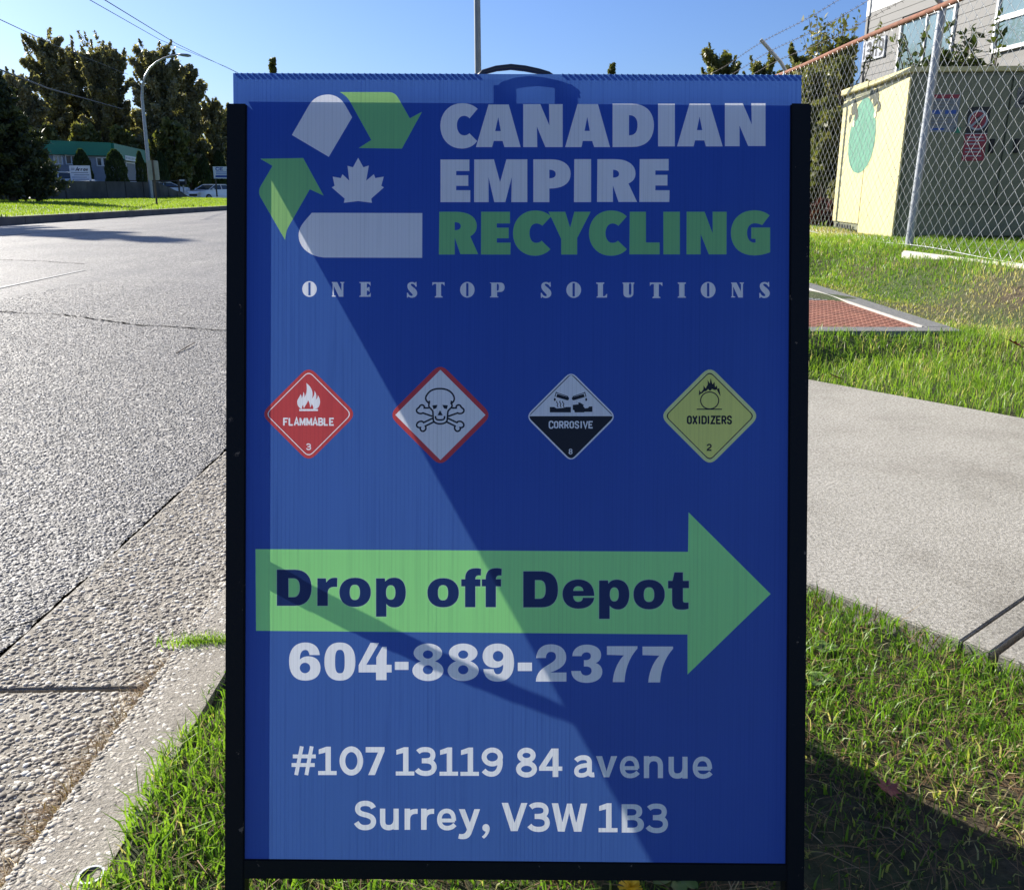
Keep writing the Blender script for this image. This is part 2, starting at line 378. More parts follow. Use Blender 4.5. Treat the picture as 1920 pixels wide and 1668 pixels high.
ART.add([P("M 698,82 755,82 755,90 748,94 748,165 C 748,185 765,185 767,165 L 767,95 760,90 760,82 790,82 790,90 783,95 783,165 C 783,190 765,200 745,200 C 720,200 705,190 705,165 L 705,95 698,90")], letter('small white serif capital'), W, X6)
ART.add([P(PT)], letter('small white serif capital'), W, (X6[0] - 200 * X6[2], X6[1], X6[2]))
ART.add([P("M 1130,82 1194,82 1194,90 1183,95 1183,188 1194,193 1194,201 1130,201 1130,193 1141,188 1141,95 1130,90")], letter('small white serif capital'), W, X6)
gO(1368, 140, X6); ART.add([P(PN)], letter('small white serif capital'), W, (X6[0] + 1240 * X6[2], X6[1] + 2 * X6[2], X6[2])); gS(1810, 141, X6)
# --- big arrow and its wording
ART.add([[(479, 1029), (1290, 1034), (1291, 960), (1445, 1113), (1289, 1264), (1289, 1189), (480, 1182)]], 'direction_arrow', GR + 6)
XD = (500, 1040, 460 / 1920); XE = (940, 1040, 380 / 1920)
pF = "M 1553,408 L 1553,245 1523,245 1523,190 1553,190 C 1553,130 1580,103 1640,103 C 1655,103 1668,106 1678,109 L 1676,160 C 1650,158 1633,160 1633,190 L 1673,190 1673,245 1633,245 1633,408"
drop = [(XD, [P("M 80,115 L 220,115 C 310,115 351,175 351,255 C 351,340 310,397 220,397 L 80,397"), P("M 170,182 L 210,182 C 245,182 260,212 260,255 C 260,300 245,330 210,330 L 170,330")]),
        (XD, [P("M 397,183 463,183 467,215 C 485,185 515,172 553,180 L 551,250 C 505,245 478,255 478,295 L 478,397 397,397")]),
        (XD, [ell(692, 292, 123, 114, 36, .92), ell(690, 292, 40, 60, 30, .8)]),
        (XD, [P("M 856,183 L 925,183 928,208 C 950,180 985,176 1010,178 C 1065,182 1089,235 1089,292 C 1089,360 1060,410 1000,410 C 975,410 950,402 937,382 L 937,482 856,482"), ell(971, 293, 37, 57, 30, .85)]),
        (XD, [ell(1381, 295, 123, 114, 36, .92), ell(1380, 295, 40, 60, 30, .8)]), (XD, [P(pF)]), ((XD[0] + 161 * XD[2], XD[1], XD[2]), [P(pF)]),
        (XE, [P("M 208,155 L 380,155 C 490,155 536,225 536,325 C 536,430 490,495 380,495 L 208,495"), P("M 318,237 L 360,237 C 405,237 420,270 420,325 C 420,385 405,415 360,415 L 318,415")]),
        (XE, [P("M 580,370 C 580,285 645,232 728,232 C 825,232 880,290 880,386 L 680,388 C 683,425 700,444 728,444 C 755,444 772,430 772,405 L 880,405 C 870,470 815,508 728,508 C 645,508 580,455 580,370"), P("M 680,340 C 683,310 700,295 728,295 C 756,295 775,310 778,340")]),
        (XE, [P("M 927,242 L 1010,242 1014,272 C 1035,240 1070,232 1105,234 C 1180,240 1212,300 1212,372 C 1212,460 1170,515 1110,515 C 1070,515 1042,500 1026,478 L 1026,604 926,604"), ell(1070, 373, 43, 67, 30, .85)]),
        (XE, [ell(1400, 374, 148, 140, 36, .92), ell(1399, 375, 50, 70, 30, .8)]),
        (XE, [P("M 1618,315 L 1580,315 1580,245 1622,245 1640,165 1720,165 1720,245 1777,245 1777,313 1720,313 L 1720,430 C 1720,450 1735,455 1773,450 L 1773,508 C 1750,515 1725,519 1700,517 C 1640,517 1618,490 1618,440")])]
W_ = [letter('navy letter ' + c) for c in "DropoffDepot"]
for k_, (X, loops) in zip(W_, drop):
    for lp in loops: ART.add(stroke(lp, 1.5 / X[2], True), k_, HL, X, 'eo')
for k_, (X, loops) in zip(W_, drop): ART.add(loops, k_, NV, X)
# --- telephone number
six = P("M 415,782 L 335,782 C 330,750 318,742 302,742 C 272,742 258,775 260,818 C 275,800 300,792 325,792 C 385,792 421,828 421,882 C 421,945 375,982 302,982 C 215,982 175,925 175,830 C 175,740 220,684 302,684 C 370,684 412,720 415,782")
six_h = ell(300, 883, 41, 41)
def tel(loops, X): ART.add(loops, letter('white telephone numeral'), W, X)
tel([six, six_h], XD); tel([ell(573, 833, 121, 149, 40, .85), ell(573, 833, 38, 92, 30, .7)], XD)
tel([P("M 812,687 L 880,687 L 780,858 L 858,858 L 858,800 L 905,717 L 940,717 L 938,858 L 978,858 L 978,918 L 938,918 L 938,978 L 856,978 L 856,918 L 720,918 L 720,860")], XD)
tel([rect(1003, 835, 1110, 898)], XD)
for dx in (0, 276):
    ART.add([ell(1262 + dx, 766, 112, 74), ell(1262 + dx, 903, 122, 82)], letter('white telephone numeral'), W, XD, 'nz')
    ART.add([ell(1262 + dx, 778, 39, 32), ell(1262 + dx, 897, 40, 35)], '', 0, XD, 'nz')
c9 = (934.4, 1241.5); rot9 = lambda lp: [(-(x - 298), -(y - 833)) for x, y in lp]
tel([rot9(six), rot9(six_h)], (c9[0], c9[1], XD[2]))
tel([rect(156, 1018, 290, 1098)], XE)
tel([P("M 330,975 C 335,890 385,845 470,845 C 560,845 615,895 615,970 C 615,1040 560,1070 520,1090 C 490,1105 470,1108 465,1112 L 617,1112 617,1198 328,1198 C 328,1110 390,1070 450,1035 C 500,1005 517,990 517,962 C 517,930 500,917 470,917 C 440,917 425,935 422,975")], XE)
tel([P("M 672,957 C 675,890 730,848 810,848 C 895,848 945,890 945,945 C 945,985 925,1010 895,1022 C 935,1035 957,1065 957,1105 C 957,1170 895,1210 808,1210 C 720,1210 665,1170 662,1097 L 752,1097 C 757,1125 775,1140 803,1140 C 835,1140 855,1120 855,1097 C 855,1068 835,1055 800,1055 L 782,1055 782,994 800,994 C 830,994 848,980 848,957 C 848,935 835,921 808,921 C 782,921 765,935 760,957")], XE)
seven = P("M 1000,863 L 1290,863 1290,885 C 1230,950 1175,1050 1167,1203 L 1055,1203 C 1060,1110 1100,1010 1160,950 L 1000,945")
tel([seven], XE); tel([seven], (XE[0] + 337 * XE[2], XE[1] + 3 * XE[2], XE[2]))
# --- address
XA = (530, 1380, 430 / 1920); XB = (920, 1380, 440 / 1920)
def ad(part, X, fills=(), strokes=(), dx=0, dy=0, rings=()):
    part = letter(part)
    t = (X[0] + dx * X[2], X[1] + dy * X[2], X[2])
    if fills: ART.add([P(q) for q in fills], part, W, t)
    for q, wd in strokes: ART.add(stroke(P(q), wd), part, W, t, 'nz')
    for cx, cy, rx, ry, wd in rings: ART.add([ell(cx, cy, rx + wd / 2, ry + wd / 2), ell(cx, cy, rx - wd / 2, ry - wd / 2)], part, W, t)
A1, A2 = 'white character of the street address line', 'white character of the town and postcode line'
one = ["M 302,108 L 365,85 L 403,85 L 403,288 L 452,288 L 452,322 L 297,322 L 297,288 L 358,288 L 358,134 L 302,148"]
three = [("M 1132,130 C 1150,112 1172,108 1200,109 C 1240,109 1258,130 1258,155 C 1258,188 1235,203 1190,203", 42), ("M 1165,203 L 1195,203 C 1243,203 1268,225 1268,255 C 1268,290 1240,309 1198,309 C 1165,309 1140,300 1122,276", 42)]
ee = [("M 1078,258 L 1206,258", 32), ("M 1197,262 C 1197,205 1175,178 1137,178 C 1098,178 1076,210 1076,250 C 1076,295 1100,322 1140,322 C 1168,322 1188,312 1206,292", 38)]
uu = [("M 837,603 L 837,705 C 837,745 855,762 887,762 C 925,762 950,735 950,690", 44), ("M 950,603 L 950,780", 44)]
rr = [("M 1044,603 L 1044,780", 46), ("M 1046,690 C 1050,645 1078,622 1130,626", 42)]
ad(A1, XA, (), [("M 160,82 L 113,322", 32), ("M 243,82 L 198,322", 32), ("M 85,166 L 277,166", 32), ("M 75,238 L 268,238", 32)])
ad(A1, XA, one); ad(A1, XA, (), (), 0, 0, [(575, 204, 75, 98, 48)])
ad(A1, XA, ["M 695,88 853,88 853,122 772,322 716,322 798,133 695,133"])
ad(A1, XA, one, (), 650, 4); ad(A1, XA, (), three); ad(A1, XA, one, (), 1016, 6); ad(A1, XA, one, (), 1191, 7)
ad(A1, XA, (), [("M 1820,190 C 1828,260 1800,312 1750,312 C 1720,312 1700,300 1682,280", 42)], 0, 3, [(1755, 168, 68, 58, 42)])
ad(A1, XB, (), (), 0, 0, [(293, 154, 54, 42, 42), (293, 266, 65, 48, 42)])
ad(A1, XB, ["M 497,98 555,98 555,245 586,245 586,280 553,280 553,331 507,331 507,280 396,280 396,250", "M 507,160 L 452,245 L 507,245"])
ad(A1, XB, (), [("M 698,198 C 715,176 742,172 762,172 C 795,172 808,190 808,215 L 808,288 C 808,310 822,316 848,312", 40), ("M 808,232 C 760,238 701,240 701,285 C 701,308 718,317 742,317 C 780,317 808,295 808,262", 36)])
ad(A1, XB, ["M 862,160 912,160 948,283 985,160 1035,160 970,333 925,333"]); ad(A1, XB, (), ee)
ad(A1, XB, (), [("M 1275,160 L 1275,340", 43), ("M 1275,240 C 1278,198 1305,181 1335,181 C 1370,181 1389,202 1389,238 L 1389,340", 42)])
ad(A1, XB, (), [("M 1477,165 L 1477,268 C 1477,305 1495,323 1527,323 C 1565,323 1590,298 1590,250", 43), ("M 1590,165 L 1590,343", 43)])
ad(A1, XB, (), ee, 596, 4)
ad(A2, XA, (), [("M 760,598 C 748,568 722,559 690,559 C 650,559 628,576 628,605 C 628,640 665,648 695,655 C 735,665 760,680 760,710 C 760,745 730,762 690,762 C 655,762 635,750 616,718", 44)])
ad(A2, XA, (), uu); ad(A2, XA, (), rr); ad(A2, XA, (), rr, 138, 0); ad(A2, XA, (), ee, 236, 444)
ad(A2, XA, ["M 1475,607 L 1525,607 1567,720 1605,607 1653,607 L 1585,800 C 1570,845 1540,862 1500,858 C 1485,858 1475,855 1470,852 L 1478,814 C 1510,820 1530,815 1543,778"])
ad(A2, XA, ["M 1672,762 C 1672,745 1685,732 1702,732 C 1722,732 1735,750 1733,775 C 1730,810 1705,840 1685,854 L 1667,838 C 1690,820 1698,805 1700,795 C 1683,793 1672,780 1672,762"])
ad(A2, XB, ["M 90,542 143,542 195,705 250,543 300,543 220,773 165,773"]); ad(A2, XB, (), three, -805, 450)
ad(A2, XB, ["M 500,545 552,545 587,700 625,548 663,548 700,705 738,548 790,548 742,778 682,778 643,625 605,778 550,776"]); ad(A2, XB, one, (), 586, 460)
ad(A2, XB, ["M 1072,553 L 1160,553 C 1215,553 1240,575 1240,612 C 1240,638 1228,653 1205,662 C 1235,670 1254,690 1254,720 C 1254,765 1220,785 1160,785 L 1072,785", "M 1118,592 L 1155,592 C 1180,592 1192,602 1192,618 C 1192,636 1180,645 1155,645 L 1118,645", "M 1118,683 L 1158,683 C 1190,683 1203,695 1203,715 C 1203,735 1190,745 1158,745 L 1118,745"])
ad(A2, XB, (), three, 162, 460)
# --- hazard diamonds
XF = (470, 660, 500 / 1920); XG = (960, 660, 500 / 1920)
H = 'hazard_label'
ART.add([rdiamond(418, 446, 345, 50)], H, RD, XF); ART.add([rdiamond(418, 446, 312, 32)], H, W, XF); ART.add([rdiamond(418, 446, 304, 30)], H, RD, XF)
ART.add([P("M 400,222 C 442,252 452,290 442,335 C 456,318 462,298 458,278 C 474,296 476,318 469,342 C 480,332 484,322 483,308 C 503,335 505,372 488,396 C 480,406 462,412 450,410 C 455,395 445,385 440,370 C 438,385 430,395 428,402 C 428,375 420,355 412,345 C 410,370 388,385 385,405 C 380,400 378,390 380,380 C 368,388 368,400 370,410 C 350,405 335,385 335,360 C 335,335 355,325 358,302 C 366,312 368,322 366,332 C 376,318 380,300 378,286 C 388,296 388,312 386,326 C 400,305 410,275 400,222")], H, W, XF)
ART.add([rect(350, 410, 485, 424)], H, W, XF)
stroke_text(ART, "FLAMMABLE", 236, 474, 598, 528, H, W, 3.0, XF); stroke_text(ART, "3", 400, 659, 433, 702, H, W, 2.6, XF)
H = 'hazard_label.001'
ART.add([rdiamond(1366, 452, 372, 52)], H, RD, XF); ART.add([rdiamond(1366, 452, 325, 3)], H, W, XF)
sk = ["M 1290,372 C 1258,352 1256,330 1265,315 C 1285,275 1320,263 1363,263 C 1408,263 1445,278 1463,318 C 1470,340 1466,358 1438,372",
      "M 1287,350 L 1282,385 C 1285,405 1305,408 1312,428 L 1315,490 C 1320,510 1345,516 1363,516 C 1385,516 1410,510 1415,490 L 1420,428 C 1428,408 1448,405 1450,385 L 1444,350",
      "M 1330,460 L 1332,475 C 1335,487 1350,488 1363,488 C 1385,488 1392,485 1395,475 L 1397,460"]
bn = ["M 1310,476 L 1245,507 C 1235,488 1195,500 1195,525 C 1195,540 1210,545 1222,543 C 1215,560 1235,575 1248,568 C 1262,560 1265,545 1258,532 L 1318,503",
      "M 1283,402 L 1250,402 C 1255,380 1225,372 1217,390 C 1212,405 1190,405 1195,425 C 1198,440 1225,448 1240,438 L 1308,462"]
for q in sk: ART.add(stroke(P(q), 12), H, BK, XF, 'nz')
for q in bn:
    pp = P(q)
    for pt in (pp, [(2 * 1365 - x, y) for x, y in pp]): ART.add(stroke(pt, 12), H, BK, XF, 'nz')
ART.add([P("M 1308,383 1345,380 1337,403 1316,412"), P("M 1380,380 1420,383 1413,410 1392,405"), P("M 1363,418 1383,455 1345,455")], H, BK, XF)
H = 'hazard_label.002'
ART.add([rdiamond(425, 464, 328, 40)], H, W, XG); ART.add([rdiamond(425, 464, 312, 26)], H, BK, XG)
ART.add([P("M 123,461 L 412,174 C 420,166 430,166 438,174 L 727,461")], H, W, XG)
for mir in (0, 1):
    f = (lambda pts: [(2 * 421 - x, y) for x, y in pts]) if mir else (lambda pts: pts)
    ART.add(stroke(f(P("M 322,312 L 396,334")), 24), H, BK, XG, 'nz'); ART.add([f(ell(398, 334, 13, 13))], H, BK, XG)
    ART.add(stroke(f(P("M 318,291 L 404,320")), 5), H, BK, XG, 'nz'); ART.add(stroke(f(P("M 319,287 L 309,322")), 6), H, BK, XG, 'nz'); ART.add([f(ell(308, 341, 7, 11))], H, BK, XG)
for x in (328, 350, 371): ART.add(stroke(P("M %d,352 C %d,364 %d,372 %d,378 C %d,386 %d,392 %d,397" % (x - 4, x - 14, x + 10, x, x - 8, x + 6, x + 2)), 6), H, BK, XG, 'nz')
ART.add([P("M 272,395 305,395 320,405 365,402 390,395 424,395 424,434 272,434")], H, BK, XG)
ART.add([P("M 438,380 480,375 475,365 487,362 518,380 512,388 525,405 548,402 555,392 579,390 579,430 520,430 520,434 452,434 448,418 438,415")], H, BK, XG)
stroke_text(ART, "CORROSIVE", 266, 497, 581, 548, H, W, 2.8, XG); stroke_text(ART, "8", 408, 696, 436, 734, H, W, 2.6, XG)
H = 'hazard_label.003'
ART.add([rdiamond(1424, 460, 360, 50)], H, YE + 3, XG); ART.add([rdiamond(1424, 460, 323, 26)], H, BK, XG); ART.add([rdiamond(1424, 460, 314, 25)], H, YE, XG)
ART.add([ell(1423, 348, 69, 65), ell(1423, 348, 61, 57)], H, BK, XG); ART.add([rect(1330, 407, 1512, 415)], H, BK, XG)
ART.add([P("M 1345,312 L 1348,272 1360,290 1378,268 1380,240 1394,262 1410,232 1408,200 1424,226 1430,188 1444,232 1458,214 1462,252 1475,240 1480,265 1492,258 1502,318 L 1488,296 1474,268 C 1455,282 1445,262 1440,266 L 1425,280 1412,266 C 1405,275 1398,285 1385,282 L 1370,296 1360,300")], H, BK, XG)
stroke_text(ART, "OXIDIZERS", 1262, 459, 1581, 517, H, BK, 3.0, XG); stroke_text(ART, "2", 1404, 662, 1436, 709, H, BK, 3.0, XG)

# ------------------------------------------------------------------ the sandwich board
def panel_pt(px, py):
    """point of the front panel's face seen at this pixel of the photograph"""
    u, v = (px - 960) / FPX, (py - 834) / FPX
    d = 1.0 / (1.0316 - 0.01213 * v - 0.004 * u)
    return CP + (FW + RT * u - UP * v) * d
pc = panel_pt(965, 900); pu = panel_pt(969, 300); pr = panel_pt(1200, 901)
EZ = (pu - pc).normalized(); EX = (pr - pc); EX = (EX - EZ * EX.dot(EZ)).normalized(); EN = EZ.cross(EX)   # EN points away from the camera
def loc2(px, py):
    q = panel_pt(px, py) - pc; return q.dot(EX), q.dot(EZ)
def S(x, z, n=0.0, back=False):
    """sign coordinates: x along the panel, z up the slant, n depth behind the face"""
    return pc + EX * x + EZ * z + EN * n
M_FRONT = Matrix(((EX.x, EN.x, EZ.x, pc.x), (EX.y, EN.y, EZ.y, pc.y), (EX.z, EN.z, EZ.z, pc.z), (0, 0, 0, 1)))

def ink(name, col, trans_col, tw=0.24, gloss=0.35):
    trans_col = tuple(min(.95, c * 1.5) for c in trans_col)
    m, nt, p, o = new_mat(name)
    v = coords(nt, (1, 1, 1)); sx = nt.nodes.new('ShaderNodeSeparateXYZ'); nt.links.new(v, sx.inputs[0])
    # irregular flute walls: 1-D noise across the panel gives each flute its own tone
    cb = nt.nodes.new('ShaderNodeCombineXYZ'); nt.links.new(sx.outputs[0], cb.inputs[0])
    zz = nt.nodes.new('ShaderNodeMath'); zz.operation = 'MULTIPLY'; zz.inputs[1].default_value = 0.02; nt.links.new(sx.outputs[2], zz.inputs[0]); nt.links.new(zz.outputs[0], cb.inputs[1])
    n1 = noise(nt, 230, 2, 0.6, cb.outputs[0]); n2 = noise(nt, 28, 2, 0.5, cb.outputs[0])
    md = nt.nodes.new('ShaderNodeMath'); md.operation = 'PINGPONG'; md.inputs[1].default_value = 0.00225; nt.links.new(sx.outputs[0], md.inputs[0])
    web = ramp(nt, md.outputs[0], [(0.0, (0, 0, 0)), (1.0, (1, 1, 1))])
    mr = nt.nodes.new('ShaderNodeMapRange'); mr.inputs[1].default_value = 0.0; mr.inputs[2].default_value = 0.0006; mr.inputs[3].default_value = 0.55; mr.inputs[4].default_value = 1.0
    nt.links.new(md.outputs[0], mr.inputs[0])
    dep = ramp(nt, n2, [(0.35, (0.25, 0.25, 0.25)), (0.65, (1, 1, 1))])
    wmix = mixc(nt, dep, (1, 1, 1), mr.outputs[0])
    tone = ramp(nt, n1, [(0.34, (0.86, 0.86, 0.86)), (0.45, (0.98, 0.98, 0.98)), (0.7, (1.03, 1.03, 1.03))])
    tc = mixc(nt, 1.0, mixc(nt, 1.0, (*trans_col,), wmix, 'MULTIPLY'), tone, 'MULTIPLY')
    soft = ramp(nt, n1, [(0.34, (0.98, 0.98, 0.98)), (0.5, (1, 1, 1))])
    fine = ramp(nt, noise(nt, 6, 3, 0.5, coords(nt)), [(0.3, (0.94, 0.94, 0.94)), (0.7, (1.03, 1.03, 1.03))])
    nt.links.new(mixc(nt, 1.0, mixc(nt, 1.0, (*col,), soft, 'MULTIPLY'), fine, 'MULTIPLY'), p.inputs['Base Color'])
    p.inputs['Roughness'].default_value = 0.42; p.inputs['Specular IOR Level'].default_value = gloss
    nt.links.new(bump(nt, n1, 0.03, 0.002), p.inputs['Normal'])
    t = nt.nodes.new('ShaderNodeBsdfTranslucent'); nt.links.new(tc, t.inputs[0])
    x = nt.nodes.new('ShaderNodeMixShader'); x.inputs[0].default_value = tw
    nt.links.new(p.outputs[0], x.inputs[1]); nt.links.new(t.outputs[0], x.inputs[2]); nt.links.new(x.outputs[0], o.inputs[0])
    return m
INK = [ink("print_blue", (0.027, 0.088, 0.45), (0.055, 0.13, 0.30)), ink("print_white", (0.95, 0.96, 0.97), (0.66, 0.66, 0.68), 0.32),
       ink("print_leaf_green", (0.22, 0.60, 0.24), (0.30, 0.50, 0.14)), ink("print_navy", (0.010, 0.028, 0.13), (0.012, 0.03, 0.11)), ink("print_black", (0.012, 0.014, 0.022), (0.01, 0.01, 0.015)),
       ink("print_red", (0.66, 0.065, 0.075), (0.5, 0.07, 0.06)), ink("print_yellow", (0.88, 0.88, 0.22), (0.5, 0.5, 0.14)), ink("print_pale_outline", (0.45, 0.68, 0.55), (0.4, 0.65, 0.4)),
       ink("print_bright_green", (0.40, 0.97, 0.34), (0.24, 0.58, 0.16)), ink("print_pale_yellow", (0.84, 0.90, 0.36), (0.4, 0.45, 0.2))]
M_TWIN, nt_, p_, o_ = new_mat("twinwall_plastic")
tr_ = nt_.nodes.new('ShaderNodeBsdfTransparent'); tr_.inputs[0].default_value = (0.93, 0.95, 1.0, 1); mx_ = nt_.nodes.new('ShaderNodeMixShader'); mx_.inputs[0].default_value = 0.14
p_.inputs['Base Color'].default_value = (0.25, 0.45, 0.55, 1); p_.inputs['Roughness'].default_value = 0.4
nt_.links.new(tr_.outputs[0], mx_.inputs[1]); nt_.links.new(p_.outputs[0], mx_.inputs[2]); nt_.links.new(mx_.outputs[0], o_.inputs[0])
M_WEB = simple("flute_wall_plastic", (0.30, 0.48, 0.62), 0.4)

base = S(0, loc2(965, 1760)[1]); base.z = 0
board = empty("sandwich_board", (base.x, base.y + 0.25, 0.0))
tag(board, "blue fluted plastic sandwich board in a black steel frame reading Drop off Depot", "sign")
# every part is built in its panel's own coordinates (x across, y behind, z up the slant) and placed by matrix
def place(o, parent, frame):
    o.parent = parent
    pm = Matrix.Translation(Vector(board.location))
    o.matrix_local = pm.inverted() @ frame
    return o
xl, zt = loc2(437, 138); xr, _ = loc2(1503, 141)
zb = loc2(960, 1618)[1]; T = 0.0042
outline = [(437, 137.5), (1503, 141), (1478, 1625), (452, 1619)]
parts = ART.mesh(outline, lambda x, y: (*[loc2(x, y)[0]], 0.0, loc2(x, y)[1]))
V, F, mt = parts.pop('')
# panel = printed face + rear sheet + side walls
me = bpy.data.meshes.new('panel')
cs = [loc2(*q) for q in outline]
V2 = [tuple(q) for q in V]; b0 = len(V2)
V2 += [(x, T, z) for x, z in cs] + [(x, 0.0002, z) for x, z in cs]
F2 = [tuple(int(i) for i in f) for f in F] + [(b0 + 3, b0 + 2, b0 + 1, b0), (b0, b0 + 3, b0 + 7, b0 + 4), (b0 + 1, b0 + 5, b0 + 6, b0 + 2), (b0 + 2, b0 + 6, b0 + 7, b0 + 3)]
me.from_pydata(V2, [], F2)
me.polygons.foreach_set('material_index', [0] * len(F) + [1] * 4)
panel = link_mesh('panel', me, None, [INK[0], M_TWIN]); place(panel, board, M_FRONT)
names = {'lettering.006': 'white street address line', 'lettering.007': 'white town and postcode line',
         'hazard_label': 'red diamond with a flame reading FLAMMABLE', 'hazard_label.001': 'white diamond with red border and a skull', 'hazard_label.002': 'black and white diamond reading CORROSIVE', 'hazard_label.003': 'yellow diamond reading OXIDIZERS',
         'direction_arrow': 'large green arrow pointing right', 'maple_leaf': 'white maple leaf'}
for nm, (V, F, mt) in parts.items():
    me = bpy.data.meshes.new(nm); me.from_pydata([tuple(q) for q in V], [], [tuple(int(i) for i in f) for f in F])
    for q in INK: me.materials.append(q)
    me.polygons.foreach_set('material_index', mt)
    o = link_mesh(nm.split('.')[0], me); o.parent = panel; o.matrix_local = Matrix.Identity(4)
    if nm in names or nm in LLAB: o['label'] = names.get(nm) or LLAB[nm]
# flute walls seen on the open top edge
mb = MB(); n = int((xr - xl) / 0.0064)
for i in range(n):
    x = xl + 0.002 + i * 0.0064 + random.uniform(-.0004, .0004)
    if (i / n) > 0.43 and (i / n) < 0.57: continue
    z = zt - 0.0022 + (loc2(1503, 141)[1] - zt) * (x - xl) / (xr - xl)
    mb.prism([(x, 0.0004, z + 0.0008), (x + 0.0030, 0.0004, z + 0.0008), (x + 0.0030, 0.0004, z + 0.0024), (x, 0.0004, z + 0.0034)], (0, T - 0.0008, 0))
o = mb.build('flute_wall', [M_WEB]); o['kind'] = 'stuff'; o.parent = panel; o.matrix_local = Matrix.Identity(4)

zleg = loc2(965, 1745)[1]
def rails(frame, front):
    dn = 0.018
    for sgn in (-1, 1):
        top = loc2(426, 195) if sgn < 0 else loc2(1520, 195); bot = loc2(422, 1650) if sgn < 0 else loc2(1507, 1650)
        k = (zleg - bot[1]) / (top[1] - bot[1]); xb = bot[0] + (top[0] - bot[0]) * k
        x0, x1 = (top[0], top[0] + 0.0218) if sgn < 0 else (top[0] - 0.0225, top[0]); y0, y1 = (xb, xb + 0.0218) if sgn < 0 else (xb - 0.0205, xb)
        mb = MB(); fr = -0.0025
        # U channel: front lip, outer web, rear lip as one folded profile
        prof_t = [(x0, fr), (x1, fr), (x1, dn), (x0, dn)]; prof_b = [(y0, fr), (y1, fr), (y1, dn), (y0, dn)]
        mb.add([(x, y, top[1]) for x, y in prof_t] + [(x, y, zleg) for x, y in prof_b], [(0, 1, 2, 3), (7, 6, 5, 4), (0, 4, 5, 1), (1, 5, 6, 2), (2, 6, 7, 3), (3, 7, 4, 0)])
        place(mb.build('side_rail', [M_BLACKSTEEL], None, 0.0016), board, frame)
    a, b = loc2(457, 1609), loc2(1478, 1618); c, d = loc2(457, 1646), loc2(1478, 1651)
    mb = MB(); mb.prism([(a[0], -0.0015, a[1]), (b[0], -0.0015, b[1]), (d[0], -0.0015, d[1]), (c[0], -0.0015, c[1])], (0, 0.017, 0))
    place(mb.build('bottom_rail', [M_BLACKSTEEL], None, 0.0012), board, frame)
rails(M_FRONT, True)
# rear frame: the same frame mirrored about the hinge line, leaning the other way
hz = loc2(965, 205)[1]
hinge = S(0, hz, 0.0195)
tb = math.radians(19.0); EZb = Vector((EZ.x, math.sin(-tb), math.cos(tb))).normalized(); EXb = EX; ENb = EZb.cross(EXb)
pb = hinge - EZb * hz
M_BACK = Matrix(((EXb.x, -ENb.x, EZb.x, pb.x), (EXb.y, -ENb.y, EZb.y, pb.y), (EXb.z, -ENb.z, EZb.z, pb.z), (0, 0, 0, 1)))
M_BACKR = M_BACK @ Matrix.Translation((0, -0.004, 0))
rails(M_BACKR, False)
mb = MB(); mb.box(xl + .004, xr - .004, -0.0, T, zb, loc2(965, 170)[1])
place(mb.build('panel', [INK[0]], None), board, M_BACKR)['label'] = 'rear blue panel'
# spreader straps between the frames and hinge plates
for sx, nm in ((loc2(440, 1000)[0], 's'), (loc2(1500, 1000)[0], 's')):
    z0 = loc2(965, 1030)[1]; a = S(sx, z0, 0.02); L = (hz - z0) + 0.02
    bpt = pb + EXb * sx + EZb * (z0 + 0.075)
    pts = [a.lerp(bpt, t) + Vector((0, 0, -0.008 * math.sin(math.pi * t))) for t in np.linspace(0, 1, 9)]
    mb = MB()
    for i in range(8):
        p0, p1 = pts[i], pts[i + 1]; up = Vector((0, 0, 0.014 - 0.007 * i / 7)); sd = Vector((0.0012, 0, 0))
        mb.add([p0 - up - sd, p0 - up + sd, p0 + up + sd, p0 + up - sd, p1 - up - sd, p1 - up + sd, p1 + up + sd, p1 + up - sd], [(0, 1, 2, 3), (7, 6, 5, 4), (0, 4, 5, 1), (1, 5, 6, 2), (2, 6, 7, 3), (3, 7, 4, 0)])
    place(mb.build('spreader_strap', [M_BLACKSTEEL]), board, Matrix.Identity(4))
# carrying handle arching over the top
hp = []
for px, py in ((895, 141), (896, 132), (905, 124.5), (930, 117.5), (958, 114.5), (985, 117.5), (1012, 123), (1030, 128), (1038, 133), (1039, 142)):
    x, z = loc2(px, py); hp.append((x, 0.016, z))
mb = MB(); mb.tube(hp, [0.0022, 0.0026, .0029, .0032, .0033, .0033, .0031, .0028, .0026, .0022], 10)
place(mb.build('handle', [M_HANDLE]), board, M_FRONT)
for px in (905, 1020):
    mb = MB(); x = loc2(px, 200)[0]; mb.box(x - .001, x + 0.019, 0.0075, 0.012, loc2(965, 260)[1], loc2(965, 141)[1])
    place(mb.build('handle_bracket', [M_BLACKSTEEL], None, 0.001), board, M_FRONT)
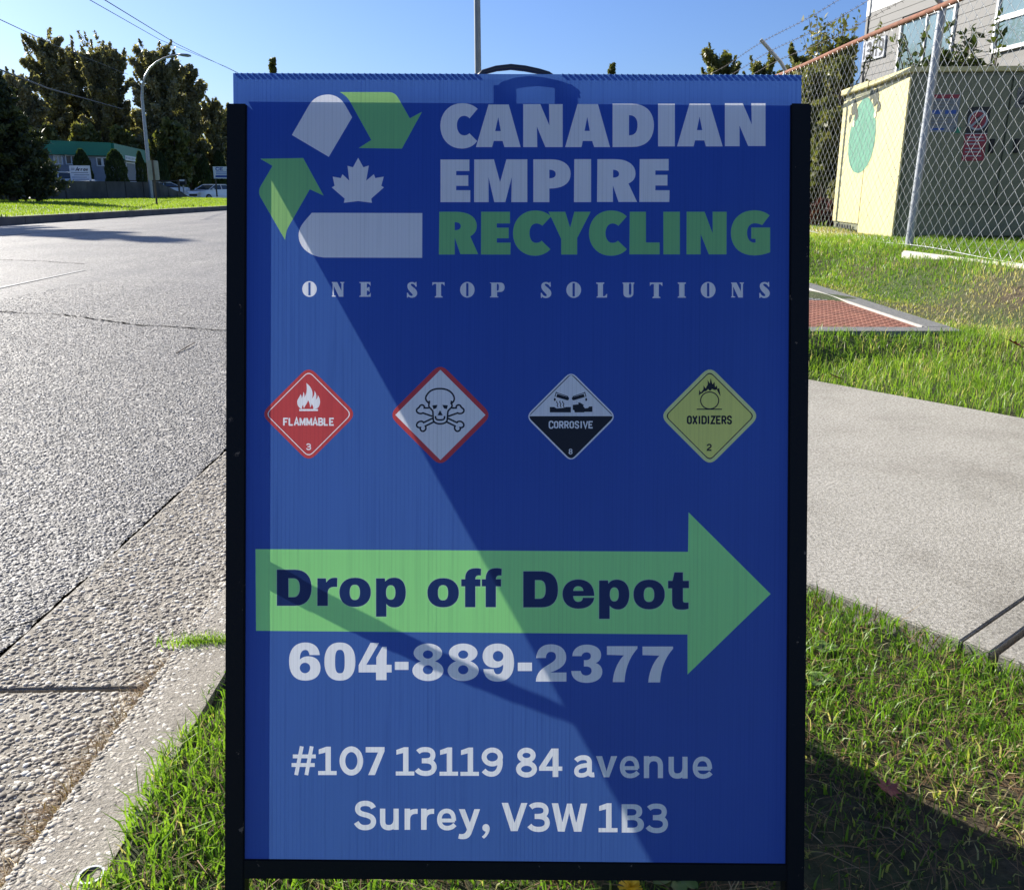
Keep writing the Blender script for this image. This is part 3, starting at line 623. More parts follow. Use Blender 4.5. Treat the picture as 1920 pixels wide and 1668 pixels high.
# ------------------------------------------------------------------ ground, road, kerb, pavement
SW0, SWN = Vector((1.35, 3.91)), Vector((0.77, 0.638))           # far edge of the pavement and its normal
def smooth(t): t = np.clip(t, 0, 1); return t * t * (3 - 2 * t)
def lawn_z(x, y):
    d = (x - SW0.x) * SWN.x + (y - SW0.y) * SWN.y
    z = 0.40 * smooth(d / 2.3) * smooth((x - kerb_x(y)) / 2.4)
    wv = smooth((3.0 - x) / 0.6) * smooth((8.2 - y) / 1.0) * (y > 0)
    z = z * (1 - wv) + np.minimum(z, 0.148) * wv
    wb = smooth((2.75 - x) / .35) * smooth((x - 0.3) / .3) * smooth((y - 4.12) / .3) * smooth((7.3 - y) / .4)
    z = z * (1 - wb) + 0.150 * wb
    z = z + 0.012 * np.sin(x * 3.1 + 1.0) * np.sin(y * 2.3) + 0.008 * np.sin(x * 7.3 + y * 5.1)
    dn = -1.92 - d                                               # distance this side of the pavement
    z = np.where(d < 0.02, np.where(dn > 0, 0.010 - .012 * smooth(dn / .15) + 0.008 * np.sin(x * 9) * np.sin(y * 8), -0.06), z)
    z = np.where((y < -1.2) & (y > -9.005), -0.03, z)
    return z
KX = [(-60, -0.52), (10, -0.52), (13, -0.60), (18, -1.0), (24, -1.9), (32, -2.6), (60, -3.5), (140, -6.0)]
def kerb_x(y): return np.interp(y, [a for a, _ in KX], [b for _, b in KX])
FX = [(-60, -14.6), (20, -14.3), (30, -13.7), (41, -13.1), (60, -12.8), (140, -14.0)]
def far_x(y): return np.interp(y, [a for a, _ in FX], [b for _, b in FX])

def grid(xs_fn, ys, nx, zf, name, mat, kind='structure'):
    ys = np.asarray(ys); u = np.linspace(0, 1, nx); V = []; 
    for y in ys:
        a, b = xs_fn(y); x = a + (b - a) * u; V.append(np.stack([x, np.full(nx, y), zf(x, y)], 1))
    V = np.concatenate(V); i = np.arange(len(ys) - 1)[:, None] * nx + np.arange(nx - 1)[None]; i = i.ravel()
    F = np.stack([i, i + 1, i + nx + 1, i + nx], 1)
    o = fast_mesh(name, V, F, mat, smooth=True); tag(o, kind=kind); return o

# soil / turf material
M_SOIL, nt, p, o = new_mat("soil_and_thatch"); v = coords(nt)
c1 = ramp(nt, noise(nt, 30, 8, 0.7, v), [(0.3, (0.03, 0.022, 0.013)), (0.5, (0.085, 0.062, 0.035)), (0.72, (0.19, 0.15, 0.085))])
c2 = ramp(nt, noise(nt, 45, 6, 0.7, v), [(0.3, (0.03, 0.05, 0.012)), (0.7, (0.09, 0.13, 0.03))])
nt.links.new(mixc(nt, ramp(nt, noise(nt, 1.3, 4, 0.6, v), [(0.4, (0, 0, 0)), (0.6, (1, 1, 1))]), c1, c2), p.inputs['Base Color'])
p.inputs['Roughness'].default_value = 0.95; nt.links.new(bump(nt, noise(nt, 70, 8, 0.75, v), 1.0, 0.02), p.inputs['Normal'])
ys = [-60, -30, -12, -9.01, -9, -1.21, -1.2] + list(np.linspace(-1.15, 12, 130)) + list(np.linspace(12.5, 60, 50)) + [80, 140]
grid(lambda y: (kerb_x(y) + 0.0, 6.0 + 0 * y), ys, 120, lawn_z, 'lawn', M_SOIL)
def outer_z(x, y): return 0.40 + 0 * x - 0.004
far_ground = MB(); far_ground.add([(-600, -300, -0.45), (600, -300, -0.45), (600, 1200, -0.45), (-600, 1200, -0.45)], [(0, 1, 2, 3)])
M_FARG = simple("distant_turf", (0.10, 0.12, 0.04), 0.95, 0, 0.3, 0.4)
tag(far_ground.build('ground', [M_FARG]), kind='structure')
yd = MB(); yd.add([(5.99, -60, 0.39), (200, -60, 0.39), (200, 300, 0.39), (5.99, 300, 0.39)], [(0, 1, 2, 3)])
tag(yd.build('yard', [M_FARG]), kind='structure')

# asphalt
M_ASPH, nt, p, o = new_mat("aged_asphalt"); v = coords(nt)
vo = nt.nodes.new('ShaderNodeTexVoronoi'); vo.inputs['Scale'].default_value = 95; nt.links.new(v, vo.inputs['Vector'])
hs = nt.nodes.new('ShaderNodeSeparateColor'); nt.links.new(vo.outputs['Color'], hs.inputs[0])
agg = ramp(nt, hs.outputs[0], [(0.0, (0.075, 0.070, 0.063)), (0.5, (0.178, 0.168, 0.150)), (0.82, (0.30, 0.285, 0.255)), (1.0, (0.50, 0.48, 0.44))])
blot = ramp(nt, noise(nt, 0.55, 5, 0.6, v), [(0.35, (0.82, 0.82, 0.83)), (0.65, (1.12, 1.11, 1.08))])
cc = mixc(nt, 1.0, agg, blot, 'MULTIPLY')
st = ramp(nt, noise(nt, 22.0, 8, 0.85, v), [(0.4, (0.62, 0.62, 0.62)), (0.6, (1.3, 1.3, 1.3))])
lane = ramp(nt, noise(nt, 1.0, 4, 0.6, coords(nt, (1.6, 0.07, 1))), [(0.35, (0.80, 0.80, 0.80)), (0.6, (1.0, 0.995, 0.985))])
spot = ramp(nt, noise(nt, 0.9, 3, 0.7, coords(nt, (1.3, .9, 1)), 1.5), [(0.66, (1, 1, 1)), (0.72, (0.80, 0.79, 0.78))])
nt.links.new(mixc(nt, 1.0, mixc(nt, 1.0, mixc(nt, 1.0, cc, st, 'MULTIPLY'), lane, 'MULTIPLY'), spot, 'MULTIPLY'), p.inputs['Base Color']); p.inputs['Roughness'].default_value = 0.62
p.inputs['Specular IOR Level'].default_value = 0.45
ed = nt.nodes.new('ShaderNodeMath'); ed.operation = 'SUBTRACT'; ed.inputs[0].default_value = 0.6; nt.links.new(vo.outputs['Distance'], ed.inputs[1])
b1 = bump(nt, ed.outputs[0], 0.55, 0.006); b2 = bump(nt, noise(nt, 40, 5, 0.7, v), 0.45, 0.012, b1)
nt.links.new(b2, p.inputs['Normal'])
def road_z(x, y):
    t = np.clip((-1.09 - x) / 6.2, 0, 2.05); return -0.115 + 0.12 * (t * (2.05 - t)) 
GUT = 0.43
def road_edge(y): return kerb_x(y) - 0.15 - GUT - 0.004 + (0.007 * math.sin(y * 5.1) * math.sin(y * 13.7) + random.uniform(-.004, .004) - .004 * (math.sin(y * 2.2) > .3) if y < 6 else 0)
yr = [-60, -30, -12] + list(np.linspace(-3, .7, 10)) + list(np.arange(.72, 5, .014)) + list(np.linspace(5.05, 12, 40)) + list(np.linspace(13, 140, 60))
grid(lambda y: (far_x(y), -3.0 + (kerb_x(y) + .5)), yr, 40, road_z, 'road', M_ASPH)
grid(lambda y: (-3.0 + (kerb_x(y) + .5), road_edge(y)), yr, 16, lambda x, y: road_z(x, y), 'road', M_ASPH)

# gutter and kerb: slabs split at the joints
M_CONC, nt, p, o = new_mat("exposed_aggregate_concrete"); v = coords(nt)
c = ramp(nt, noise(nt, 160, 5, 0.7, v), [(0.3, (0.20, 0.178, 0.14)), (0.55, (0.35, 0.318, 0.26)), (0.75, (0.49, 0.45, 0.375))])
nt.links.new(mixc(nt, 1.0, c, ramp(nt, noise(nt, 3.5, 6, 0.65, v), [(0.35, (0.72, 0.70, 0.68)), (0.6, (1.05, 1.05, 1.05))]), 'MULTIPLY'), p.inputs['Base Color'])
p.inputs['Roughness'].default_value = 0.85; nt.links.new(bump(nt, noise(nt, 220, 4, 0.7, v), 0.8, 0.006), p.inputs['Normal'])
def strip(name, parent, y0, y1, xa, za, xb, zb, depth, mat, n=10, wob=0.0):
    """one slab between y0 and y1; cross-section from (xa, za) to (xb, zb) relative to kerb_x"""
    mb = MB(); ys = np.linspace(y0, y1, n); prof = [(xa, za), (xb, zb), (xb, zb - depth), (xa, za - depth)]
    vs = []
    for y in ys:
        k = float(kerb_x(y)); 
        for x, z in prof: vs.append((k + x + random.uniform(-wob, wob), y, z))
    fs = [(3, 2, 1, 0), tuple(4 * (n - 1) + i for i in range(4))]
    for i in range(n - 1):
        for j in range(4):
            a, b = 4 * i + j, 4 * i + (j + 1) % 4; fs.append((a, b, b + 4, a + 4))
    mb.add(vs, fs); o = mb.build(name, [mat], parent, 0.004); return o
gut = empty('gutter', (0, 0, 0)); tag(gut, kind='structure')
kerb = empty('kerb', (0, 0, 0)); tag(kerb, kind='structure')
joints = [-60, -30, -15, -9, -1.2, -0.55, 1.545, 3.6, 5.65, 7.7, 9.75, 12, 15, 18, 21, 24, 28, 32, 40, 60, 100, 140]
for a, b in zip(joints[:-1], joints[1:]):
    strip('gutter_slab', gut, a + 0.007, b - 0.007, -0.15 - GUT + 0.006, -0.108, -0.151, -0.102, 0.12, M_CONC, wob=0.0012)
    mb = MB(); ys = np.linspace(a + 0.005, b - 0.005, 10); vs = []
    prof = [(-0.15, -0.13), (-0.147, -0.03), (-0.133, -0.008), (-0.115, 0.0), (-0.004, 0.004), (0, -0.13)]
    for y in ys:
        k = float(kerb_x(y)); j = random.uniform(-.0012, .0012)
        vs += [(k + x + j, y, z) for x, z in prof]
    m_ = len(prof); fs = [tuple(range(m_)), tuple(range(m_ * 9, m_ * 10))[::-1]]
    for i in range(9):
        for j in range(m_): fs.append((m_ * i + j, m_ * i + m_ + j, m_ * i + m_ + (j + 1) % m_, m_ * i + (j + 1) % m_))
    mb.add(vs, fs); mb.build('kerb_section', [M_CONC], kerb)
# dark bed showing in the joints
mb = MB(); mb.box(-1.22, -0.53, -60, 12, -0.36, -0.165); tag(mb.build('road_bed', [simple('damp_joint_dirt', (0.02, 0.018, 0.014), 0.95, 0, .3, 40)]), kind='structure')

# stones standing proud of the exposed-aggregate surfaces and of the asphalt
def stones(name, n, sampler, size, mats, flat=0.55, parent=None, sink=0.35, k=6):
    x, y, z = sampler(n); n = len(x)
    r = size[0] + (size[1] - size[0]) * rng.random(n) ** 2.2
    el = 0.6 + 0.4 * rng.random(n); ph = rng.random(n) * math.pi
    ang = np.arange(k) * 2 * math.pi / k
    jit = 1 + 0.5 * (rng.random((n, k)) - .5)
    def ring(s, zz):
        a = np.cos(ang)[None] * r[:, None] * s * jit; b = np.sin(ang)[None] * (r * el)[:, None] * s * jit
        X = a * np.cos(ph)[:, None] - b * np.sin(ph)[:, None]; Y = a * np.sin(ph)[:, None] + b * np.cos(ph)[:, None]
        return np.stack([x[:, None] + X, y[:, None] + Y, z[:, None] + (zz * r * flat)[:, None] * np.ones((1, k)) + 0.15 * r[:, None] * flat * (rng.random((n, k)) - .5)], 2)
    R0 = ring(1.0, -sink * np.ones(n)); R1 = ring(0.86, 0.45 + 0.2 * rng.random(n)); tp = np.stack([x, y, z + r * flat * (0.85 + .3 * rng.random(n))], 1)[:, None]
    V = np.concatenate([R0, R1, tp], 1).reshape(-1, 3); st_ = 2 * k + 1; base = np.arange(n)[:, None] * st_
    F = []
    for j in range(k):
        q = (j + 1) % k; F += [[j, q, k + q], [j, k + q, k + j], [k + j, k + q, 2 * k]]
    F = (base[:, :, None] + np.array(F)[None]).reshape(-1, 3)
    o = fast_mesh(name, V, F, mats, parent, np.repeat(rng.random(n), st_), 3, False); o['kind'] = 'stuff'; return o
def stonemat(name, stops, rough=0.75):
    m, nt, p, o = new_mat(name); a = nt.nodes.new('ShaderNodeAttribute'); a.attribute_name = 'tint'
    c = ramp(nt, a.outputs['Fac'], stops)
    nt.links.new(mixc(nt, 1.0, c, ramp(nt, noise(nt, 260, 3, 0.6, coords(nt)), [(0.3, (0.8, 0.8, 0.8)), (0.7, (1.1, 1.1, 1.1))]), 'MULTIPLY'), p.inputs['Base Color'])
    p.inputs['Roughness'].default_value = rough; return m
M_PEB = stonemat("river_pebbles", [(0, (0.08, 0.07, 0.055)), (0.2, (0.20, 0.175, 0.14)), (0.45, (0.32, 0.285, 0.23)), (0.8, (0.46, 0.42, 0.345)), (0.93, (0.56, 0.53, 0.45)), (1, (0.66, 0.64, 0.58))])
M_CHIP = stonemat("asphalt_chippings", [(0, (0.072, 0.067, 0.06)), (0.4, (0.175, 0.165, 0.148)), (0.8, (0.295, 0.28, 0.25)), (1, (0.48, 0.46, 0.42))], 0.6)
def samp_rect(x0, x1, y0, y1, zf, keep=None):
    def f(n):
        x = x0 + (x1 - x0) * rng.random(n); y = y0 + (y1 - y0) * rng.random(n) ** 1.25
        if keep is not None: q = keep(x, y); x, y = x[q], y[q]
        return x, y, zf(x, y) + 0 * x
    return f
gz = lambda x, y: -0.108 + 0.006 * (x + 1.10) / 0.43
nj = lambda x, y: np.min(np.abs(y[:, None] - np.array(joints)[None]), 1) > 0.012
stones('pebble_surface', 27000, samp_rect(-1.085, -0.682, 0.75, 4.4, gz, nj), (0.0026, 0.0090), M_PEB, 0.40, gut)
stones('pebble_surface', 30000, samp_rect(-0.648, -0.53, 0.75, 4.2, lambda x, y: 0.002 + 0.03 * (x + 0.53), nj), (0.0016, 0.0066), M_PEB, 0.34, kerb)
def asph_keep(x, y):
    px = 960 + FPX * x / (y * FW.y + CAM_H * math.sin(PITCH)); return (px > -60) & (rng.random(len(x)) < np.clip((9.2 - y) / 5.5, 0, 1))
stones('asphalt_chippings', 230000, samp_rect(-4.2, -1.108, 1.15, 9.0, lambda x, y: road_z(x, y), asph_keep), (0.0028, 0.0075), M_CHIP, 0.42, None, k=5)

# cracks and the ragged joint beside the gutter
M_CRACK = simple("crack_dirt", (0.012, 0.011, 0.010), 1.0); M_CRACK.node_tree.nodes["Principled BSDF"].inputs["Specular IOR Level"].default_value = 0.0
def crack(pts, w0, name='road_crack', zoff=0.006, jit=0.012, sub=12, zf=None):
    P_ = []
    for a, b in zip(pts[:-1], pts[1:]):
        for i in range(sub): P_.append(Vector(a).lerp(Vector(b), i / sub) + Vector((random.uniform(-jit, jit), random.uniform(-jit, jit), 0)))
    P_.append(Vector(pts[-1])); mb = MB(); vs = []
    for i, q in enumerate(P_):
        t = (P_[min(i + 1, len(P_) - 1)] - P_[max(i - 1, 0)]); nrm = Vector((-t.y, t.x, 0)).normalized(); wd = w0 * random.uniform(0.35, 1.2)
        z = (float(zf(q.x, q.y)) if zf else float(road_z(q.x, q.y))) + zoff
        vs += [(q.x + nrm.x * wd, q.y + nrm.y * wd, z), (q.x - nrm.x * wd, q.y - nrm.y * wd, z)]
    mb.add(vs, [(2 * i, 2 * i + 2, 2 * i + 3, 2 * i + 1) for i in range(len(P_) - 1)])
    return tag(mb.build(name, [M_CRACK]), kind='structure')
gp = lambda px, py: tuple(G(px, py, -0.09).to_2d()) + (0,)
crack([gp(-10, 600), gp(120, 603), gp(205, 612), gp(250, 617), gp(424, 622), gp(600, 628)], 0.011, zoff=0.005, jit=0.02)
crack([gp(-10, 1170), gp(60, 1150), gp(140, 1112), gp(175, 1085)], 0.0028, jit=0.006)
crack([gp(-10, 502), gp(80, 504), gp(160, 509)], 0.012, zoff=0.004, jit=0.02)
crack([gp(-10, 452), gp(60, 446), gp(200, 434)], 0.02, zoff=0.004, jit=0.03)
mb = MB(); q0, q1 = G(331, 664, -.085), G(366, 646, -.085); q0.z = float(road_z(q0.x, q0.y)) + .004; q1.z = q0.z + .008
mb.tube([q0, q0.lerp(q1, .5) + Vector((.004, 0, .003)), q1], [.003, .0035, .002], 6)
tag(mb.build('twig', [M_BARK]), 'thin dark twig lying on the grey asphalt beside the sign', 'twig')
# old paint line and paving seam on the far carriageway
M_PAINT = simple("worn_road_paint", (0.42, 0.42, 0.40), 0.7, 0, 0.3, 25)
mb = MB(); a, b = G(-20, 548, -.03), G(160, 510, -.03); a.z = float(road_z(a.x, a.y)) + .005; b.z = float(road_z(b.x, b.y)) + .005
d = Vector((0.022, 0.03, 0)); mb.add([a - d, a + d, b + d * .6, b - d * .6], [(0, 1, 2, 3)]); tag(mb.build('road_line', [M_PAINT]), kind='structure')

# pavement slabs
M_WALK, nt, p, o = new_mat("brushed_concrete"); v = coords(nt)
c = ramp(nt, noise(nt, 130, 6, 0.75, v), [(0.36, (0.18, 0.168, 0.14)), (0.5, (0.36, 0.338, 0.285)), (0.64, (0.54, 0.51, 0.445))])
nt.links.new(mixc(nt, 1.0, c, ramp(nt, noise(nt, 2.2, 6, 0.65, v), [(0.35, (0.76, 0.75, 0.73)), (0.5, (0.96, 0.96, 0.95)), (0.68, (1.06, 1.06, 1.06))]), 'MULTIPLY'), p.inputs['Base Color'])
p.inputs['Roughness'].default_value = 0.85; nt.links.new(bump(nt, noise(nt, 210, 5, 0.75, v), 0.65, 0.006), p.inputs['Normal'])
walk = empty('pavement', (0, 0, 0)); tag(walk, kind='structure')
dw_ = empty('added_bounce_driveway', (0, 0, 0)); tag(dw_, kind='structure')  # unseen concrete slabs behind the camera, added to bounce sunlight onto the sign
for k_ in range(5):
    mb = MB(); mb.box(-0.51 + k_ * 2.5, 1.98 + k_ * 2.5, -8.98, -1.22, -0.08, 0.008); mb.build('slab', [M_WALK], dw_, 0.006)
sd = Vector((0.638, -0.77)).normalized(); sn = Vector((0.77, 0.638)).normalized()
def wp(a, b): q = SW0 + sd * a - sn * b; return (q.x, q.y)
WID = 1.91
cuts = [-4.35, -2.35, -0.35, 1.535, 1.595, 3.1, 4.8, 6.6]
def clip_x(poly, x0):
    out = []
    for (ax, ay), (bx, by) in zip(poly, poly[1:] + poly[:1]):
        if ax >= x0: out.append((ax, ay))
        if (ax >= x0) != (bx >= x0): t = (x0 - ax) / (bx - ax); out.append((x0, ay + t * (by - ay)))
    return out
def slab(poly, parent=walk, top=0.022):
    poly = clip_x(poly, -0.513)
    if len(poly) < 3: return
    mb = MB(); mb.prism([(x, y, top - 0.10) for x, y in poly], (0, 0, 0.10)); return mb.build('slab', [M_WALK], parent, 0.003)
for a, b in zip(cuts[:-1], cuts[1:]):
    # wander of the edges kept small; gap at each joint
    ga, gb_ = (.0022 if a == 1.535 else .007), (.0022 if b == 1.535 else .007)
    slab([wp(a + ga, 0), wp(b - gb_, 0), wp(b - gb_, WID), wp(a + ga, WID)], top=0.022 - 0.002 * (a > 2.5))
# tooled score lines
mb = MB()

# weathered turf edge soil seen beside the slabs is part of the lawn sheet
# ------------------------------------------------------------------ grass
GRASSM = leafmat("grass_blades", [(0.0, (0.06, 0.12, 0.015)), (0.35, (0.13, 0.24, 0.028)), (0.6, (0.22, 0.34, 0.045)), (0.76, (0.32, 0.34, 0.09)), (0.86, (0.40, 0.35, 0.18)), (1.0, (0.50, 0.43, 0.27))], 0.45, 0.42)
M_STRAW = leafmat("dead_weed_stems", [(0, (.12, .07, .03)), (.85, (.20, .12, .06)), (1, (.40, .31, .17))], .15, .7)
def blades(name, x, y, z, h, wd, tint, mat, lean=0.5, kind='stuff', curl=0.6):
    n = len(x); ph = rng.random(n) * 2 * math.pi; ld = rng.random(n) * 2 * math.pi
    ln = lean * (0.25 + rng.random(n)); hx = np.cos(ph) * wd / 2; hy = np.sin(ph) * wd / 2
    dx = np.cos(ld) * ln * h; dy = np.sin(ld) * ln * h; cz = 1 / np.sqrt(1 + ln * ln)
    z = z - 0.004
    b0 = np.stack([x - hx, y - hy, z], 1); b1 = np.stack([x + hx, y + hy, z], 1)
    m0 = np.stack([x - hx * .8 + dx * .28, y - hy * .8 + dy * .28, z + h * .6 * cz], 1); m1 = np.stack([x + hx * .8 + dx * .28, y + hy * .8 + dy * .28, z + h * .6 * cz], 1)
    tp = np.stack([x + dx, y + dy, z + h * cz * (1 - curl * 0.35 * rng.random(n))], 1)
    V = np.stack([b0, b1, m0, m1, tp], 1).reshape(-1, 3); B = np.arange(n)[:, None, None] * 5
    F = (B + np.array([[0, 1, 3], [0, 3, 2], [2, 3, 4]])[None]).reshape(-1, 3)
    o = fast_mesh(name, V, F, mat, None, np.repeat(tint, 5), 3); return tag(o, kind=kind)
def vnoise(x, y, s, seed=0):
    r = np.random.default_rng(seed); g = r.random((64, 64)); X = x * s + 500.3; Y = y * s + 500.7
    i, j = np.floor(X).astype(int), np.floor(Y).astype(int); fx, fy = X - i, Y - j; fx = fx * fx * (3 - 2 * fx); fy = fy * fy * (3 - 2 * fy)
    q = lambda a, b: g[a % 64, b % 64]
    return (q(i, j) * (1 - fx) + q(i + 1, j) * fx) * (1 - fy) + (q(i, j + 1) * (1 - fx) + q(i + 1, j + 1) * fx) * fy
def inview(x, y, z=0.0, m=90):
    d = y * FW.y + (z - CAM_H) * FW.z; px = 960 + FPX * x / d; py = 834 - FPX * (y * UP.y + (z - CAM_H) * UP.z) / d
    return (px > -m) & (px < 1920 + m) & (py < 1668 + m * 2) & (d > 0.3)
# near verge on this side of the pavement
def dwalk(x, y): return (x - SW0.x) * SWN.x + (y - SW0.y) * SWN.y
n = 380000; x = rng.uniform(-0.58, 2.4, n); y = rng.uniform(-1.15, 3.6, n)
x = x + 0
dw = -WID - dwalk(x, y)
keep = (inview(x, y) | (rng.random(n) < .30)) & (dw > 0.01 - 0.055 * vnoise(x, y, 11, 21) * rng.random(n)) & (x > kerb_x(y) - 0.035 + 0.05 * vnoise(x, y, 14, 3))
pt = vnoise(x, y, 2.2, 5) * .6 + vnoise(x, y, 6, 6) * .4
dry = smooth((0.55 - (y - 0.75)) / 0.5) * smooth((x + 0.1) / 0.5) * (x < 0.78 + 0.25 * pt)           # trampled, straw-like patch by the right leg
keep &= rng.random(n) < np.clip(0.35 + 0.9 * pt - 0.45 * dry, 0.15, 1)
x, y, pt, dry = x[keep], y[keep], pt[keep], dry[keep]; n = len(x)
tint = np.clip(0.15 + 0.5 * pt + 0.25 * (rng.random(n) - .5) + (rng.random(n) < 0.07 + 0.6 * dry) * 0.45, 0, 1)
h = (0.018 + 0.036 * rng.random(n) ** 1.5) * (0.65 + 0.7 * pt) * (1 - 0.4 * dry)
blades('grass', x, y, lawn_z(x, y), h, 0.0018 + 0.0022 * rng.random(n), tint, GRASSM, 0.75)
# flat dead thatch
n = 15000; x = rng.uniform(-0.5, 1.4, n); y = rng.uniform(0.5, 2.6, n); k = inview(x, y) & (-WID - dwalk(x, y) > -0.03) & (x > kerb_x(y) + 0.0); x, y = x[k], y[k]; n = len(x)
blades('dead_grass', x, y, lawn_z(x, y) + .004, 0.02 + 0.04 * rng.random(n), 0.0012 + .0012 * rng.random(n), 0.5 + 0.5 * rng.random(n) ** 2, M_STRAW, 2.6)
# lawn beyond the pavement
n = 520000; x = rng.uniform(-0.9, 6.0, n); y = -1.0 + 13.2 * rng.random(n)
z = lawn_z(x, y); d = dwalk(x, y)
VA = G(1800, 620, 0.165); vault = (x > VA.x - 1.76) & (x < VA.x + .03) & (y > VA.y - .02) & (y < VA.y + 2.36)
keep = (inview(x, y, z, 60) | (rng.random(n) < .30)) & (x > kerb_x(y)) & (d > 0.005 - 0.03 * rng.random(n)) & ~vault
pt = vnoise(x, y, 0.9, 8) * .55 + vnoise(x, y, 3.0, 9) * .45
worn = smooth((vnoise(x, y, 0.55, 11) - 0.34) / 0.25) * smooth((d - 0.9) / 0.8)
keep &= rng.random(n) < np.clip(1.1 - 0.55 * worn, 0.2, 1)
x, y, z, pt, worn, d = x[keep], y[keep], z[keep], pt[keep], worn[keep], d[keep]; n = len(x)
tint = np.clip(0.16 + 0.6 * pt + 0.25 * (rng.random(n) - .5) + (rng.random(n) < 0.12 + 0.75 * worn) * 0.45, 0, 1)
h = (0.025 + 0.05 * rng.random(n)) * (0.5 + 0.9 * pt) * (1 - 0.5 * worn) * np.where(d < 1.0, 1.25, 0.95)
blades('grass', x, y, z, h, 0.0026 + 0.0014 * rng.random(n) + 0.0006 * np.maximum(y - 4, 0), tint, GRASSM, 0.6)
# weeds and debris gathered in the gutter against the kerb
n = 2700; y = np.concatenate([rng.normal(1.50, 0.07, 900), rng.normal(1.32, 0.05, 600), rng.normal(1.17, 0.04, 700), rng.normal(1.0, .03, 500)]); x = -0.672 - np.abs(rng.normal(0, 0.028, n))
blades('dead_weeds', x, y, -0.10 + 0 * x, 0.018 + 0.03 * rng.random(n), 0.0014 + .001 * rng.random(n), 0.8 + 0.2 * rng.random(n), M_STRAW, 2.2)
n = 500; x = -0.60 + rng.normal(0, 0.035, n); y = 1.545 + rng.normal(0, 0.012, n)
blades('weeds', np.concatenate([x, -0.67 - np.abs(rng.normal(0, .01, 260))]), np.concatenate([y, rng.normal(1.42, 0.05, 260)]), np.concatenate([0 * x - .004, np.full(260, -.1)]), 0.012 + 0.022 * rng.random(760), np.full(760, 0.0018), 0.3 + 0.4 * rng.random(760), GRASSM, 0.8)

# far verge across the road, sloping up to the retaining wall
def bank_z(x, y):
    t = smooth((far_x(y) - x - 0.15) / 14.0); return 0.105 + 0.19 * t - 0.5 * smooth((y - 64) / 9) * smooth((x + 34) / 2)
grid(lambda y: (-70.0, far_x(y) - 0.15), list(np.linspace(5, 80, 60)) + [100, 140, 200], 60, bank_z, 'verge', simple("mown_turf", (0.17, 0.22, 0.035), 0.9, 0, 0.35, 1.2))
M_KFAR = simple('painted_shade_far_kerb', (0.13, 0.12, 0.11), 0.9, 0, .3, 2)  # shade on the kerb's road face painted in as a dark base colour
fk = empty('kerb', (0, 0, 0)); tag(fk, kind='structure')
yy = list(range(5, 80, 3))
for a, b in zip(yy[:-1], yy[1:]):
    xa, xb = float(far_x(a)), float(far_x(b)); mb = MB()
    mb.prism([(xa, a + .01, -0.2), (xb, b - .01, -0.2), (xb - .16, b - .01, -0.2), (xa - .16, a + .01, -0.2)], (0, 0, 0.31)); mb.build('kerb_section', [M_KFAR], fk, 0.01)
n = 60000; y = 22 + 50 * rng.random(n); x = far_x(y) - 0.2 - 17 * rng.random(n); k = inview(x, y, 0.1, 20); x, y = x[k], y[k]; n = len(x)
GRASS2 = leafmat("lawn_blades", [(0, (0.11, 0.17, 0.02)), (0.5, (0.20, 0.28, 0.035)), (1, (0.32, 0.38, 0.06))], 0.45, 0.5)
blades('grass', x, y, bank_z(x, y), 0.05 + 0.06 * rng.random(n), 0.02 + 0.012 * rng.random(n), np.clip(0.5 + .5 * (vnoise(x, y, .3, 4) - .5) + .4 * (rng.random(n) - .5), 0, 1), GRASS2, 0.5)
# ------------------------------------------------------------------ access cover in the lawn
vz = 0.165
A_ = G(1800, 620, vz)
M_RIM = simple("galvanised_rim", (0.20, 0.20, 0.19), 0.7, 0.3, 0.2, 30, 0.4, 120)
M_RUST, nt, p, o = new_mat("rusty_tread_plate"); v = coords(nt)
c = ramp(nt, noise(nt, 9, 6, 0.7, v), [(0.3, (0.13, 0.05, 0.03)), (0.55, (0.26, 0.095, 0.055)), (0.75, (0.33, 0.15, 0.09))])
nt.links.new(c, p.inputs['Base Color']); p.inputs['Roughness'].default_value = 0.7
vx = empty('access_cover', (A_.x - .8, A_.y + 1.0, 0.1)); tag(vx, 'low rectangular utility cover with a rusty tread plate set in the grass', 'utility cover')
vl = Matrix.Translation(vx.location).inverted()
def vpart(mb, name, mats, bevel=0.0):
    o = mb.build(name, mats, vx, bevel); o.matrix_local = vl; return o
X0, X1, Y0, Y1 = A_.x - 1.75, A_.x + 0.02, A_.y, A_.y + 2.35
mb = MB(); mb.box(X0, X1, Y0, Y1, 0.0, vz - 0.06); vpart(mb, 'chamber', [M_DARK])
for x0, x1, y0, y1 in ((X0, X1, Y0 - .01, Y0 + .13), (X0, X1, Y1 - .13, Y1), (X0, X0 + .13, Y0 + .132, Y1 - .132), (X1 - .13, X1, Y0 + .132, Y1 - .132)):
    mb = MB(); mb.box(x0, x1, y0, y1, vz - 0.045, vz); vpart(mb, 'rim', [M_RIM], 0.004)
for i, (y0, y1, mt) in enumerate(((Y0 + .16, Y0 + 1.32, M_RUST), (Y0 + 1.33, Y1 - .16, M_RIM))):
    mb = MB(); mb.box(X0 + .16, X1 - .16, y0, y1, vz - .03, vz - .006, 0)
    # raised lozenges of the tread plate
    ny, nx = int((y1 - y0) / 0.034), int((X1 - X0 - .32) / 0.034)
    for a in range(ny):
        for b in range(nx):
            cx, cy = X0 + .178 + b * .034, y0 + .018 + a * .034; L, wd = (0.012, 0.004) if (a + b) % 2 else (0.004, 0.012)
            mb.add([(cx - L, cy, vz - .006), (cx, cy - wd, vz - .006), (cx + L, cy, vz - .006), (cx, cy + wd, vz - .006), (cx, cy, vz - .0025)], [(0, 1, 4), (1, 2, 4), (2, 3, 4), (3, 0, 4)])
    vpart(mb, 'cover_plate', [mt])
